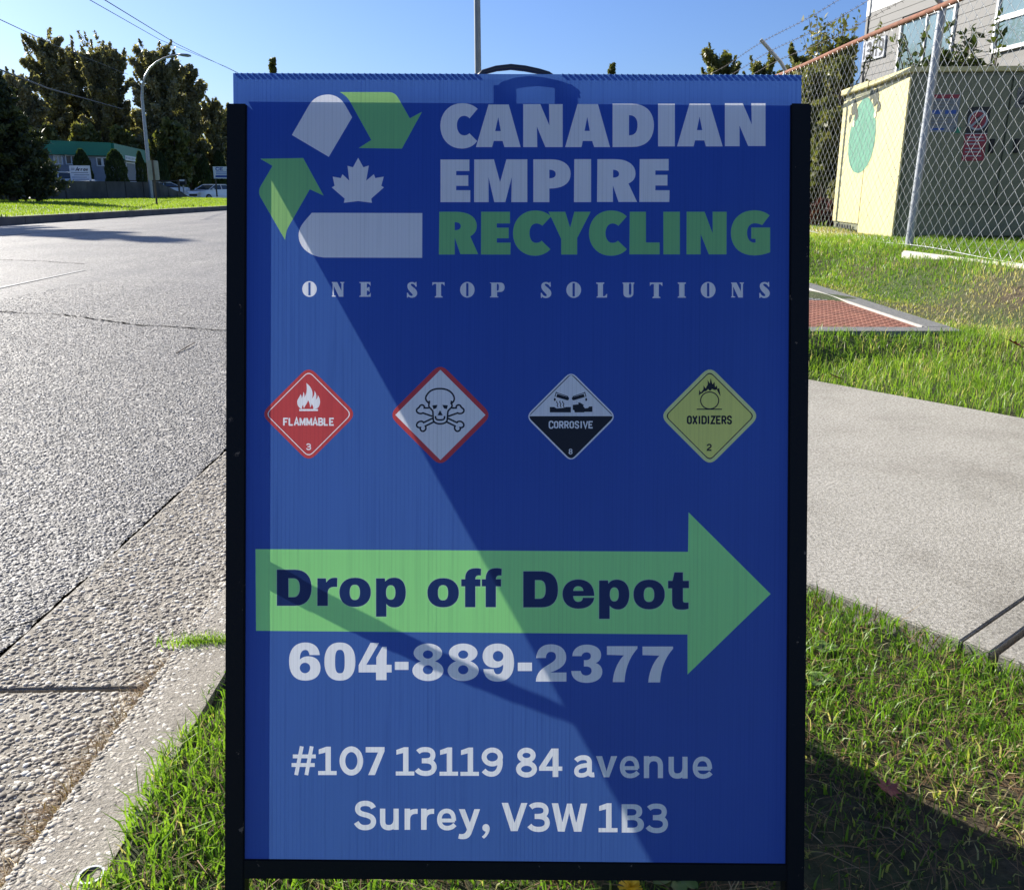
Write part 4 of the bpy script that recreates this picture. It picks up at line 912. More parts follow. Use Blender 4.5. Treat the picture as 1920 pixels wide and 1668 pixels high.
mb = MB(); mb.box(X1 - .150, X1 - .139, Y0 + .14, Y1 - .14, vz - .04, vz + .003); vpart(mb, 'edge_angle', [simple("pale_angle_iron", (0.5, 0.48, 0.43), 0.5, 0.2, 0.15, 20)])

# ------------------------------------------------------------------ chain-link fence along X = 3.1
FXX, ZR, ZB = 3.10, 2.10, 0.44
fence = empty('chain_link_fence', (FXX, 7.03, 0.40)); tag(fence, 'galvanised chain link fence with rusty top rail and barbed wire in front of the cabinet', 'fence')
fl = Matrix.Translation(fence.location).inverted()
def fpart(mb, name, mats, bevel=0.0):
    o = mb.build(name, mats, fence, bevel); o.matrix_local = fl; return o
Y_A, Y_B = 3.2, 16.4
M_WIRE = simple("galvanised_wire", (0.50, 0.51, 0.50), 0.4, 0.6, 0.2, 8)
PITCHW = 0.104
segs = int((ZR - ZB) / (PITCHW / 2) + .5) + 1; zz = np.linspace(ZB - .02, ZR, segs)
nw = int((Y_B - Y_A) / PITCHW / .62)
rows = []
for i in range(nw):
    y0 = Y_A + i * PITCHW * .62
    ph_ = (np.arange(segs) + i) % 2 == 0; yy_ = y0 + np.where(ph_, -1, 1) * PITCHW * 0.325
    xx_ = FXX - .035 + np.where(ph_, -.002, .002) + 0.010 * math.sin(i * .21)
    bul = 0.012 * np.sin(zz * 2.7 + i * .13)
    rows.append(np.stack([xx_ + bul, yy_, zz], 1))
R = np.array(rows)                                              # (nw, segs, 3)
ns = 4; ang = np.arange(ns) * 2 * math.pi / ns + .4; rw = 0.0017
tdir = np.zeros_like(R); tdir[:, 1:-1] = R[:, 2:] - R[:, :-2]; tdir[:, 0] = R[:, 1] - R[:, 0]; tdir[:, -1] = R[:, -1] - R[:, -2]
off = np.stack([np.cos(ang) * rw, np.sin(ang) * rw * 1.35, 0 * ang], 1)
VV = (R[:, :, None, :] + off[None, None]).reshape(-1, 3)
a = (np.arange(nw)[:, None, None] * segs + np.arange(segs - 1)[None, :, None]) * ns; j = np.arange(ns)[None, None]; j2 = (j + 1) % ns
FF = np.stack([a + j, a + j2, a + ns + j2, a + ns + j], -1).reshape(-1, 4)
o = fast_mesh('wire_mesh', VV, FF, M_WIRE, fence, None, 4, True); o.matrix_local = fl; o['kind'] = 'stuff'
M_RRUST = simple("rusty_rail", (0.20, 0.085, 0.05), 0.85, 0.1, 0.35, 14, .4, 60)
mb = MB(); pts = [(FXX, y, ZR + .02 + .006 * math.sin(y * 1.7)) for y in np.linspace(Y_A, Y_B, 30)]; mb.tube(pts, 0.021, 10); fpart(mb, 'top_rail', [M_RRUST])
mb = MB(); pts = [(FXX - .035 + .01 * math.sin(y * 4), y, ZB - .012 + .012 * math.sin(y * 2.1)) for y in np.linspace(Y_A, Y_B, 60)]; mb.tube(pts, 0.0028, 6); fpart(mb, 'tension_wire', [M_WIRE])
for py_ in (3.45, 7.03, 10.75, 14.4):
    zg = float(lawn_z(FXX, py_))
    mb = MB(); mb.tube([(FXX - .005, py_, zg - .1), (FXX + .03 * (py_ == 7.03), py_, ZR + .03)], 0.03, 14); o = fpart(mb, 'post', [M_GALV])
    mb = MB(); mb.tube([(FXX + .03 * (py_ == 7.03), py_, ZR + .03), (FXX - .06, py_, ZR + .12), (FXX - .31, py_, ZR + .36)], 0.021, 8, 0); fpart(mb, 'barb_arm', [M_GALV])
M_BARB = simple("old_barbed_wire", (0.10, 0.09, 0.085), 0.7, 0.3, 0.2, 20)
for k, (dx, dz) in enumerate(((-.10, .16), (-.20, .255), (-.30, .35))):
    mb = MB(); ys_ = np.linspace(Y_A, Y_B, 120); pts = [(FXX + dx, y, ZR + dz - .02 - .03 * math.sin((y - 3.45) / 3.65 * math.pi) ** 2) for y in ys_]
    mb.tube(pts, 0.0022, 5)
    for y in np.arange(Y_A + .05 * k, Y_B, 0.125):
        z = ZR + dz - .02 - .03 * math.sin((y - 3.45) / 3.65 * math.pi) ** 2; a_ = random.uniform(0, 3.1)
        for s in (0, 1.5):
            d_ = Vector((math.cos(a_ + s), .25, math.sin(a_ + s))) * .016; c_ = Vector((FXX + dx, y, z)); mb.tube([c_ - d_, c_ + d_], .0018, 3, 0, False)
    fpart(mb, 'barbed_wire', [M_BARB])
# pale concrete strips at the fence foot
def bed(px0, py0, px1, py1, z, w_, lab):
    a, b = G(px0, py0, z), G(px1, py1, z); d = (b - a).normalized(); n_ = Vector((-d.y, d.x, 0)) * w_
    mb = MB(); mb.prism([a + Vector((0, 0, -.14)), b + Vector((0, 0, -.14)), b + n_ + Vector((0, 0, -.14)), a + n_ + Vector((0, 0, -.14))], (0, 0, .14))
    tag(mb.build('concrete_strip', [simple("pale_cast_concrete", (0.55, 0.53, 0.48), 0.8, 0, .15, 12, .3, 90)], None, .01), lab, 'concrete edging')
bed(1690, 470, 1990, 506, .415, .05, 'pale concrete edging strip at the foot of the chain link fence')
bed(1828, 464, 2000, 478, .41, .08, 'second pale concrete strip between the fence and the olive cabinet')

# ------------------------------------------------------------------ utility cabinet
cab = empty('utility_cabinet', (3.56, 8.4, 0.38)); tag(cab, 'large utility cabinet with a yellow side and olive doors behind the fence', 'cabinet')
cab.rotation_euler = (0, 0, math.radians(-4))
M_YEL = simple("yellow_cabinet_paint", (0.60, 0.53, 0.27), 0.55, 0, 0.06, 3)
M_OLV = simple("olive_cabinet_paint", (0.19, 0.195, 0.125), 0.55, 0, 0.08, 3)
def cpart(mb, name, mats, bevel=0.0): return mb.build(name, mats, cab, bevel)
D_, Wd, H_ = 2.05, 2.4, 1.46
mb = MB(); mb.box(0.002, Wd, 0.0, D_, 0.05, H_); cpart(mb, 'body', [M_OLV], .008)
mb = MB(); mb.box(0.04, Wd - .04, .04, D_ - .04, -0.08, 0.049); cpart(mb, 'plinth', [M_DARK])
mb = MB(); mb.box(-0.022, -0.001, 0.02, D_ * .52, 0.03, H_ - .03); cpart(mb, 'side_panel', [M_YEL], .006)
mb = MB(); mb.box(-0.022, -0.001, D_ * .52 + .008, D_ - .01, 0.12, H_ - .06); cpart(mb, 'side_panel', [M_YEL], .006)
mb = MB(); mb.box(-0.05, Wd + .03, -.03, D_ * .54, H_ + .002, H_ + .045); cpart(mb, 'lid', [M_YEL, M_OLV], .006)
mb = MB(); mb.box(-0.05, Wd + .03, D_ * .55, D_ + .03, H_ + .002, H_ + .06); cpart(mb, 'lid', [M_YEL], .006)
for i in range(6):
    mb = MB(); mb.box(-.03, -.023, D_ - .75 + i * .1, D_ - .70 + i * .1, 0.06, 0.10); cpart(mb, 'vent_slot', [M_DARK])
for x0, x1 in ((0.03, 0.84), (0.855, 1.63), (1.645, 2.37)):
    mb = MB(); mb.box(x0, x1, -.018, -.001, 0.34, H_ - .03); dr = cpart(mb, 'door', [M_OLV], .004)
    mb = MB(); mb.box(x0 + .08 if x0 > .8 else x1 - .12, x0 + .12 if x0 > .8 else x1 - .08, -.045, -.019, .78, .9); hd = mb.build('handle', [M_DARK], dr, .004)
mb = MB(); mb.box(0.03, 2.37, -.012, -.001, 0.06, 0.325); cpart(mb, 'kick_panel', [M_OLV], .003)
# painted green blob and leaf marks on the yellow side
def decal(poly, name, mats, mat=0, off=-.0245, faces='x', art=None):
    mb = MB(); vs = [((off, a, b) if faces == 'x' else (a, off, b)) for a, b in poly]
    mb.prism(vs, (0.0015, 0, 0) if faces == 'x' else (0, 0.0015, 0), mat); return mb.build(name, mats, cab)
M_TEAL = simple("teal_mural_paint", (0.09, 0.25, 0.17), 0.6); M_DKG = simple("dark_mural_paint", (0.05, 0.055, 0.03), 0.6)
M_CREAM = simple("cream_mural_paint", (0.75, 0.70, 0.5), 0.6)
decal([(1.25 + .44 * math.cos(t) * (1.0 - .12 * math.sin(t)), 1.0 + .37 * math.sin(t)) for t in np.linspace(0, 2 * math.pi, 28, endpoint=False)], 'mural_shape', [M_TEAL])
for cx, cz, r in ((1.62, 1.30, .09), (1.50, 1.22, .07), (.92, 1.34, .09), (.80, 1.24, .06), (1.05, 1.38, .07), (1.72, 1.2, .05)):
    decal([(cx + r * math.cos(t) * random.uniform(.6, 1.2), cz + r * math.sin(t) * random.uniform(.6, 1.2)) for t in np.linspace(0, 2 * math.pi, 11, endpoint=False)], 'mural_shape', [M_DKG], off=-.0265)
for cx, cz, r in ((1.68, 1.36, .04), (1.57, 1.14, .035), (.88, 1.18, .035)):
    decal([(cx + r * math.cos(t), cz + r * math.sin(t)) for t in np.linspace(0, 2 * math.pi, 10, endpoint=False)], 'mural_shape', [M_CREAM], off=-.0285)
# notices on the olive doors, drawn as one flat print each
def notice(name, outline, art, mats, x, z, sc, depth=-.0205):
    pr_ = art.mesh(outline, lambda a, b: (x + a * sc, depth, z - b * sc)); parts_ = list(pr_.values()); V_ = []; F_ = []; m_ = []
    for V, F, mt in parts_:
        b_ = len(V_); V_ += [tuple(q) for q in V]; F_ += [tuple(int(i) + b_ for i in f) for f in F]; m_ += list(mt)
    me = bpy.data.meshes.new(name); me.from_pydata(V_, [], F_)
    for q in mats: me.materials.append(q)
    me.polygons.foreach_set('material_index', m_); return link_mesh(name, me, cab)
S_W, S_R, S_K, S_B, S_G = simple("sticker_white", (0.36, 0.38, 0.42), .5), simple("sticker_red", (0.30, 0.03, 0.05), .5), simple("sticker_black", (0.012, 0.012, 0.014), .5), simple("sticker_blue", (0.03, 0.09, 0.36), .5), simple("sticker_green", (0.02, 0.22, 0.12), .5)
a = Art(); a.add([rect(4, 2, 96, 14)], 's', 1); a.add([rect(4, 50, 44, 62)], 's', 3); a.add([rect(56, 50, 92, 62)], 's', 3)
for yy_ in (22, 32, 42, 72, 82, 92): a.add([rect(8, yy_, 70 if yy_ % 4 else 88, yy_ + 4)], 's', 4)
a.add([rect(6, 106, 60, 112)], 's', 3)
notice('notice', rect(0, 0, 100, 118), a, [simple('faded_sticker', (0.20, 0.22, 0.25), .6), S_R, S_K, S_B, M_RIM], .15, 1.28, .0027)['label'] = 'white notice with red and blue bands'
a = Art(); a.add([rect(0, 0, 80, 92)], 's', 2); a.add([ell(40, 46, 36, 36)], 's', 0); a.add([ell(40, 46, 29, 29)], 's', 1)
a.add([P("M 30,62 L 28,42 32,42 34,34 37,34 38,42 41,30 44,30 45,42 48,34 51,36 50,56 46,64")], 's', 2); a.add(stroke([(62, 24), (18, 68)], 8), 's', 0); a.add([rect(0, 95, 80, 190)], 's', 1)
for yy_, wd_ in ((104, 60), (116, 66), (128, 50), (144, 64), (156, 58), (170, 62)): a.add([rect(8, yy_, 8 + wd_, yy_ + 4)], 's', 0)
notice('notice', rect(0, 0, 80, 190), a, [S_W, S_R, S_K], .70 - .2, 1.17, .0024)['label'] = 'black and red danger notice with a barred hand'
a = Art(); a.add([rect(0, 0, 10, 10)], 's', 4); notice('notice', rect(0, 0, 14, 12), a, [S_G, S_R, S_K, S_B, S_G], .40, 1.0, .004)
a = Art(); stroke_text(a, "2TS", 6, 8, 74, 42, 's', 2, 2.2); notice('number_plate', rect(0, 0, 80, 50), a, [M_RIM, S_R, S_K], .90, 1.33, .0034)['label'] = 'grey plate with black characters'

# ------------------------------------------------------------------ clapboard building on the right
B0 = PY(1621, 90, 20.0); B0.z = 0; bd = Vector((0.093, -0.9957, 0)); bn = Vector((0.9957, 0.093, 0))     # bd runs towards the camera, bn into the house
ang_b = math.atan2(bd.y, bd.x)
house = empty('clapboard_building', (B0.x, B0.y, 0.38), ang_b); tag(house, 'two storey building with grey clapboard below and white boards above behind the fence', 'building')
# local frame: x along the wall towards the camera, y to its left => -y... wall face lies on local y = 0, house body on local y > 0
M_GSID = simple("grey_siding", (0.160, 0.157, 0.150), 0.7, 0, 0.06, 1.5); M_WSID = simple("white_siding", (0.66, 0.66, 0.64), 0.7, 0, 0.05, 1.5)
hp_ = lambda mb, name, mats, bevel=0.0: mb.build(name, mats, house, bevel)
LEN, DEP, HT = 19.0, 8.0, 7.2; ZG = 0.38; SPL = 4.62
mb = MB(); mb.box(0.02, LEN, 0.03, DEP, -.3, HT); hp_(mb, 'wall', [M_GSID])
def hl(px, py):          # local coordinates on the wall face of the point seen at that pixel
    q = PPL(px, py, B0, bn); d = q - B0; return d.dot(bd), q.z - ZG
(wx0, wz1), (wx1, wz0) = hl(1693, 46), hl(1778, 122)
(vx0, vz1), (vx1, vz0) = hl(1880, -20), hl(1975, 66)
wins = [(wx0, wx1, wz0, wz1, 'slider'), (vx0, vx1, vz0, vz1, 'sash')]
SPL = hl(1630, 26)[1]; z = 0.0; bh = 0.152
while z < HT:
    white = z >= SPL; 
    # split each board where a window stands
    xs = [(0.0, LEN)]
    for a_, b_, c_, d_, _ in wins:
        if z + bh > c_ - .06 and z < d_ + .06:
            xs = [s for x0, x1 in xs for s in ((x0, min(x1, a_ - .07)), (max(x0, b_ + .07), x1)) if s[1] > s[0] + .02]
    for x0, x1 in xs:
        mb = MB(); mb.prism([(x0, 0.028, z + .001), (x0, 0.004, z + .001), (x0, 0.012, z + bh), (x0, 0.028, z + bh)], (x1 - x0, 0, 0)); hp_(mb, 'siding_board', [M_WSID if white else M_GSID])
    z += bh
mb = MB(); mb.box(-0.03, 0.07, -0.02, 0.1, -.2, SPL - .06); hp_(mb, 'corner_board', [M_GSID], .004)
mb = MB(); mb.box(-0.03, 0.10, -0.022, 0.1, SPL - .05, HT); hp_(mb, 'corner_board', [M_WSID], .004)
mb = MB(); mb.box(-.3, LEN + .3, -.5, DEP + .3, HT, HT + .15); hp_(mb, 'roof', [M_WSID])
M_BLIND = simple("window_blind", (0.62, 0.64, 0.62), 0.7)
for a_, b_, c_, d_, k in wins:
    mb = MB(); t = .06
    for x0, x1, z0, z1 in ((a_ - t, b_ + t, c_ - t, c_), (a_ - t, b_ + t, d_, d_ + t), (a_ - t, a_, c_, d_), (b_, b_ + t, c_, d_)): mb.box(x0, x1, -.03, .02, z0, z1)
    wf = hp_(mb, 'window', [M_WHITE], .003)
    mids = [((a_ + b_) / 2 - .02, (a_ + b_) / 2 + .02)] if k == 'slider' else []
    if k == 'slider':
        mb = MB(); mb.box(mids[0][0], mids[0][1], -.022, .018, c_, d_); mb.build('mullion', [M_WHITE], wf)
        for x0, x1 in ((a_, mids[0][0]), (mids[0][1], b_)): mb = MB(); mb.box(x0, x1, .006, .010, c_, d_); mb.build('pane', [glassy("reflecting_glass", (.10, .15, .16), .03)], wf)
        for i in range(int((b_ - a_) / .11)):
            x = a_ + .05 + i * .11; mb = MB(); mb.box(x, x + .085, .014, .018, c_ + .03, d_ - .01); mb.build('blind_slat', [M_BLIND], wf)
    else:
        mz = (c_ + d_) / 2; mb = MB(); mb.box(a_, b_, -.022, .018, mz - .04, mz + .04); mb.build('mullion', [M_WHITE], wf)
        for z0, z1 in ((c_, mz - .04), (mz + .04, d_)): mb = MB(); mb.box(a_, b_, .006, .010, z0, z1); mb.build('pane', [glassy("sash_glass", (.10, .15, .16), .03)], wf)
        for i in range(14): mb = MB(); zz_ = c_ + .1 + i * (d_ - c_ - .1) / 14; mb.box(a_ + .3, b_, .013, .017, zz_, zz_ + .05); mb.build('blind_slat', [M_BLIND], wf)
# street number plate, leaning with the wall
(nx0, nz1), (nx1, nz0) = hl(1622, 80), hl(1659, 106)
a = Art(); stroke_text(a, "13119", 5, 8, 115, 62, 's', 1, 3.0, slant=.0)
pr_ = a.mesh(rect(0, 0, 120, 70), lambda u_, v_: (nx0 + u_ / 120 * (nx1 - nx0), -.030, nz1 - v_ / 70 * (nz1 - nz0)))
V_ = []; F_ = []; m_ = []
for V, F, mt in pr_.values():
    b_ = len(V_); V_ += [tuple(q) for q in V]; F_ += [tuple(int(i) + b_ for i in f) for f in F]; m_ += list(mt)
me = bpy.data.meshes.new('number_plate'); me.from_pydata(V_, [], F_); me.materials.append(S_W); me.materials.append(S_K); me.polygons.foreach_set('material_index', m_)
npl = link_mesh('number_plate', me, house); npl['label'] = 'white plate with the street number 13119'
mb = MB(); mb.box(nx0, nx1, -.0285, .0, nz0, nz1); mb.build('backing', [S_W], npl)

# ------------------------------------------------------------------ leaves, shrubs, trees
def leafquads(cent, size, up=0.0, aspect=1.6):
    """one leaf-shaped quad per centre"""
    n = len(cent); a = rng.normal(size=(n, 3)); a[:, 2] += up; a /= np.linalg.norm(a, axis=1)[:, None] + 1e-9
    b = rng.normal(size=(n, 3)); b -= a * (a * b).sum(1)[:, None]; b /= np.linalg.norm(b, axis=1)[:, None] + 1e-9
    s = (size * (0.6 + 0.8 * rng.random(n)))[:, None]; c = np.cross(a, b)
    P0 = cent - a * s * .5 * aspect; P2 = cent + a * s * .5 * aspect; P1 = cent + b * s * .42 + c * s * .08; P3 = cent - b * s * .42 + c * s * .08
    return np.stack([P0, P1, P2, P3], 1)
def crown_mesh(name, parent, Q, tint, mat):
    n = len(Q); return fast_mesh(name, Q.reshape(-1, 3), np.arange(n * 4).reshape(n, 4), mat, parent, np.repeat(tint, 4), 4)
def clumps(centers, radii, per, leaf, shell=.55):
    C_ = []; T_ = []
    for c, r in zip(centers, radii):
        k = int(per * (r[0] * r[1]) / (np.mean([q[0] * q[1] for q in radii]) + 1e-9)) + 6
        d = rng.normal(size=(k, 3)); d /= np.linalg.norm(d, axis=1)[:, None]; rad = (shell + (1.08 - shell) * rng.random(k))[:, None]
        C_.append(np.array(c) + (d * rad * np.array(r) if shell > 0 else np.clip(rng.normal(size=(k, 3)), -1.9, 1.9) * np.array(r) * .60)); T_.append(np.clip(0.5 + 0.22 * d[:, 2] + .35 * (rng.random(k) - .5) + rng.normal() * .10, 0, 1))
    return np.concatenate(C_), np.concatenate(T_)
def tree(name, label, cat, x, y, z0, H, Wc, mat, leaf=.3, ncl=40, per=220, prof=None, seed=1, group=None, bare=.22, tw=.25, lean=0.0, upright=0.0, spray=0):
    r_ = np.random.default_rng(seed); root = empty(name, (x, y, z0)); tag(root, label, cat, group); nbough = 62
    mb = MB(); mb.tube([(0, 0, -.3), (lean * .3, 0, H * .35), (lean * .7, 0.1, H * .7), (lean, 0, H * .93)], [tw, tw * .75, tw * .4, tw * .12], 8)
    cents = []; rads = []
    for i in range(ncl):
        t = bare + (1 - bare) * (i + r_.random()) / ncl; w_ = (prof(t) if prof else math.sin(math.pi * min(1, (t - bare * .6) / (1.12 - bare * .6))) ** .7) * Wc / 2
        an = i * 2.4 + r_.random(); rr_ = w_ * math.sqrt(r_.random()) * .85; c = (math.cos(an) * rr_ + lean * t, math.sin(an) * rr_, t * H)
        s = Wc * (.06 + .065 * r_.random()); cents.append(c); rads.append((s, s, s * (1.0 + upright + .4 * r_.random())))
        if i % 2 == 0: mb.tube([(lean * t * .6, 0, max(.3, (t - .18) * H)), ((c[0] + lean * t) * .5, c[1] * .5, (t - .06) * H), c], [tw * .28 * (1.1 - t), tw * .17 * (1.1 - t), .01], 5, 0, False)
    limb_ = []
    mb.build('trunk', [M_BARK], root)
    if not spray: C_, T_ = clumps(cents, rads, per, leaf, 0)
    else:
        C_ = []; T_ = []
        for b in range(nbough):
            t0 = .10 + .80 * (b + r_.random()) / nbough; an = b * 2.4 + r_.random(); L = Wc / 2 * max(.25, math.sin(math.pi * min(.97, t0 * .92 + .04))) ** .55 * (.45 + .75 * r_.random()); rise = L * (.35 + .8 * r_.random()) + H * .05 * t0
            k = int(per * 2.2 * (.4 + L / Wc)); q = r_.random(k) ** .6; st = np.array([lean * t0, 0, t0 * H]); en = st + np.array([math.cos(an) * L, math.sin(an) * L, rise]); en[2] = min(en[2], H)
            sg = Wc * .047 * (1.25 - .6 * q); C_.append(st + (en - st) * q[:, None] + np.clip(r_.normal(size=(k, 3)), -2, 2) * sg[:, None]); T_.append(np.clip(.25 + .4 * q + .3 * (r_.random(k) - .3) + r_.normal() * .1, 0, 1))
            lb_ = MB(); lb_.tube([tuple(st), tuple(st + (en - st) * .5 - np.array([0, 0, L * .05])), tuple(en)], [tw * .3 * (1.1 - t0), tw * .16, .012], 4, 0, False); limb_.append(lb_)
        C_ = np.concatenate(C_); T_ = np.concatenate(T_)
    if spray:
        ex = []
        for _ in range(spray):
            i = r_.integers(len(cents) * 2 // 3, len(cents)); c = np.array(cents[i]); o_ = np.array([c[0] - lean * c[2] / H, c[1], 0]); o_ = o_ / (np.linalg.norm(o_) + .3); d_ = o_ * .5 + np.array([0, 0, 1.0]); L = H * (.05 + .07 * r_.random())
            t_ = r_.random(46)[:, None] ** .8; ex.append(c + o_ * rads[i][0] * .6 + d_ * L * t_ + r_.normal(size=(46, 3)) * L * .10 * (1.1 - t_))
        ex = np.concatenate(ex); C_ = np.concatenate([C_, ex]); T_ = np.concatenate([T_, .35 + .6 * r_.random(len(ex))])
    if limb_:
        lm_ = MB()
        for q_ in limb_: lm_.add(q_.v, q_.f, 0, True)
        lm_.build('limbs', [M_BARK], root)
    crown_mesh('crown', root, leafquads(C_, np.full(len(C_), leaf), upright), T_, mat); return root
L_DK = leafmat("dark_leaves", [(0, (0.02, 0.035, 0.012)), (.5, (0.045, 0.065, 0.02)), (1, (0.10, 0.12, 0.035))], .25, .45)
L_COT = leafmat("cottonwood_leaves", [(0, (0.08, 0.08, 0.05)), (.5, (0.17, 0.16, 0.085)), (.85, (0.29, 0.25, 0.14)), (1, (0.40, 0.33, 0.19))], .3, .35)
L_OL = leafmat("olive_leaves", [(0, (0.05, 0.06, 0.02)), (.5, (0.12, 0.13, 0.04)), (1, (0.25, 0.22, 0.08))], .35, .45)
L_YG = leafmat("yellowing_leaves", [(0, (0.06, 0.08, 0.02)), (.5, (0.20, 0.20, 0.05)), (1, (0.42, 0.36, 0.10))], .4, .45)
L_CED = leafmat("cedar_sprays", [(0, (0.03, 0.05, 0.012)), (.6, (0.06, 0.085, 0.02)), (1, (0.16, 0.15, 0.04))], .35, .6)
L_CON = leafmat("conifer_needles", [(0, (0.016, 0.022, 0.012)), (.6, (0.034, 0.043, 0.02)), (1, (0.065, 0.08, 0.032))], .12, .6)
def col_at(px, Y): return PY(px, 355, Y).x
def top_z(px, py, Y): return PY(px, py, Y).z
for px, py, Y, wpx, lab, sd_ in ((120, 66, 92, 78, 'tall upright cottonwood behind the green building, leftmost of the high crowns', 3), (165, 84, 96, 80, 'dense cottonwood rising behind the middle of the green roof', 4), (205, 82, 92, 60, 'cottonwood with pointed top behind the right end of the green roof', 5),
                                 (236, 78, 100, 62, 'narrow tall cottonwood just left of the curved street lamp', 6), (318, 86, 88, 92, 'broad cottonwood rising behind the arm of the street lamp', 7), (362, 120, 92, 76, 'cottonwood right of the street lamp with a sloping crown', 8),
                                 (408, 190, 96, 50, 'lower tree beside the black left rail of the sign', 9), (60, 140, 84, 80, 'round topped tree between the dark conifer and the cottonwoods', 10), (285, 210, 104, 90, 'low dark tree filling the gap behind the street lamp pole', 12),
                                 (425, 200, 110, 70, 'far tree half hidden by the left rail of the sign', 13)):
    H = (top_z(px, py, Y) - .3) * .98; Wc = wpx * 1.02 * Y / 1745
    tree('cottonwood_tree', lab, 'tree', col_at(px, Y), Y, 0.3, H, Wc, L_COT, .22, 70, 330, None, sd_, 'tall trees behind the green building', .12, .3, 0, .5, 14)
for px, py, Y, wpx, lab, sd_ in ((110, 245, 78, 60, 'olive leaved bushy tree just above the left of the green roof', 21), (395, 255, 104, 60, 'yellowing bushy tree behind the blue and white sign', 22), (245, 250, 86, 80, 'broad bushy tree above the right of the green roof', 23), (335, 235, 84, 84, 'bushy tree between the clipped cedars and the cottonwoods', 24), (170, 240, 84, 80, 'bushy tree above the middle of the green roof', 25)):
    H = top_z(px, py, Y) - .3; Wc = wpx * Y / 1745
    tree('bushy_tree', lab, 'tree', col_at(px, Y), Y, 0.3, H, Wc, L_YG if sd_ == 22 else L_OL, .32, 26, 200, None, sd_, 'bushy trees around the green building', .02, .15)
def conifer(name, label, x, y, z0, H, Wc, seed=1, leaf=.10, nb=70):
    r_ = np.random.default_rng(seed); root = empty(name, (x, y, z0)); tag(root, label, 'conifer'); mb = MB(); mb.tube([(0, 0, -.3), (0, 0, H * .5), (0, 0, H)], [.2, .12, .02], 8); C_ = []; T_ = []
    for i in range(nb):
        t = .09 + .9 * i / nb; L = Wc / 2 * (1.03 - t) ** .75 * (.75 + .45 * r_.random()); an = i * 2.4 + r_.random() * .6
        a_ = Vector((0, 0, t * H)); b_ = Vector((math.cos(an) * L, math.sin(an) * L, t * H + L * .22)); c_ = a_.lerp(b_, .55) - Vector((0, 0, L * .14))
        mb.tube([a_, c_, b_], [.035 * (1.1 - t), .02, .006], 4, 0, False)
        k = int(260 * L / (Wc / 2)) + 25; s = r_.random(k) ** .7
        for q in s:
            p_ = (a_.lerp(c_, q * 2) if q < .5 else c_.lerp(b_, q * 2 - 1)); w_ = .10 + .22 * L * (1 - q * .5)
            C_.append((p_.x + r_.normal() * w_ * .5, p_.y + r_.normal() * w_ * .5, p_.z - abs(r_.normal()) * w_ * .35)); T_.append(.35 + .5 * q + .3 * (r_.random() - .5))
    mb.build('trunk', [M_BARK], root); crown_mesh('crown', root, leafquads(np.array(C_), np.full(len(C_), leaf * 2.2), .0, 2.2), np.clip(np.array(T_), 0, 1), L_CON); return root
Yc = 44; conifer('spruce_tree', 'dark drooping spruce at the far left in front of the retaining wall', col_at(22, Yc), Yc, .22, top_z(20, 132, Yc) - .22, 4.4, 5, .065, 90)
conifer('spruce_tree', 'tall spruce standing on the verge left of the frame', -24.5, 31, .2, 12.5, 5.5, 8, .14, 60)
# clipped columnar cedars
proto = None
def cedar(seed, wide=False):
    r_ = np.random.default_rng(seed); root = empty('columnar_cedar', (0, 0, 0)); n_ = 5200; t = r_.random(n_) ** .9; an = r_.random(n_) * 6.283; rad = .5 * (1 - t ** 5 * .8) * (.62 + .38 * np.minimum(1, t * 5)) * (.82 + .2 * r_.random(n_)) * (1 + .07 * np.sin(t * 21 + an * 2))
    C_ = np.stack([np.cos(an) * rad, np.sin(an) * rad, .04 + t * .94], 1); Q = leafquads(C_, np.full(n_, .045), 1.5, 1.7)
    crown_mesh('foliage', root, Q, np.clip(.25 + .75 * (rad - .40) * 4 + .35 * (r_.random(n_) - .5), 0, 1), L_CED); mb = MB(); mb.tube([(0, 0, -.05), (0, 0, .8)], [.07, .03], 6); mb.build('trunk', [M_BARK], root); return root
cps = [cedar(31), cedar(32)]
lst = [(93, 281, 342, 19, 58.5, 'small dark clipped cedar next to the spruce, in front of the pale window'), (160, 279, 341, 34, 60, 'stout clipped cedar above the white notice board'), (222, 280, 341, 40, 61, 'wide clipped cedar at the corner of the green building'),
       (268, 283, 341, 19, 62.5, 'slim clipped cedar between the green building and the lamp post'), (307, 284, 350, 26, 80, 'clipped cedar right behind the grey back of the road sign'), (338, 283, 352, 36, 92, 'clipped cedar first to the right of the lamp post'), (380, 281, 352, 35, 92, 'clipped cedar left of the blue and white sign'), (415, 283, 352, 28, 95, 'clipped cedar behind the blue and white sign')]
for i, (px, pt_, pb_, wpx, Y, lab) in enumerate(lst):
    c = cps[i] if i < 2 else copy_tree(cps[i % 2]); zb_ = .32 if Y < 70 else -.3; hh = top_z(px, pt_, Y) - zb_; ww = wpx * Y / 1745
    c.location = (col_at(px, Y), Y, zb_); c.scale = (ww, ww, hh); c.rotation_euler = (0, 0, i * 1.3); tag(c, lab, 'hedge tree', 'clipped columnar cedars in front of the green building')
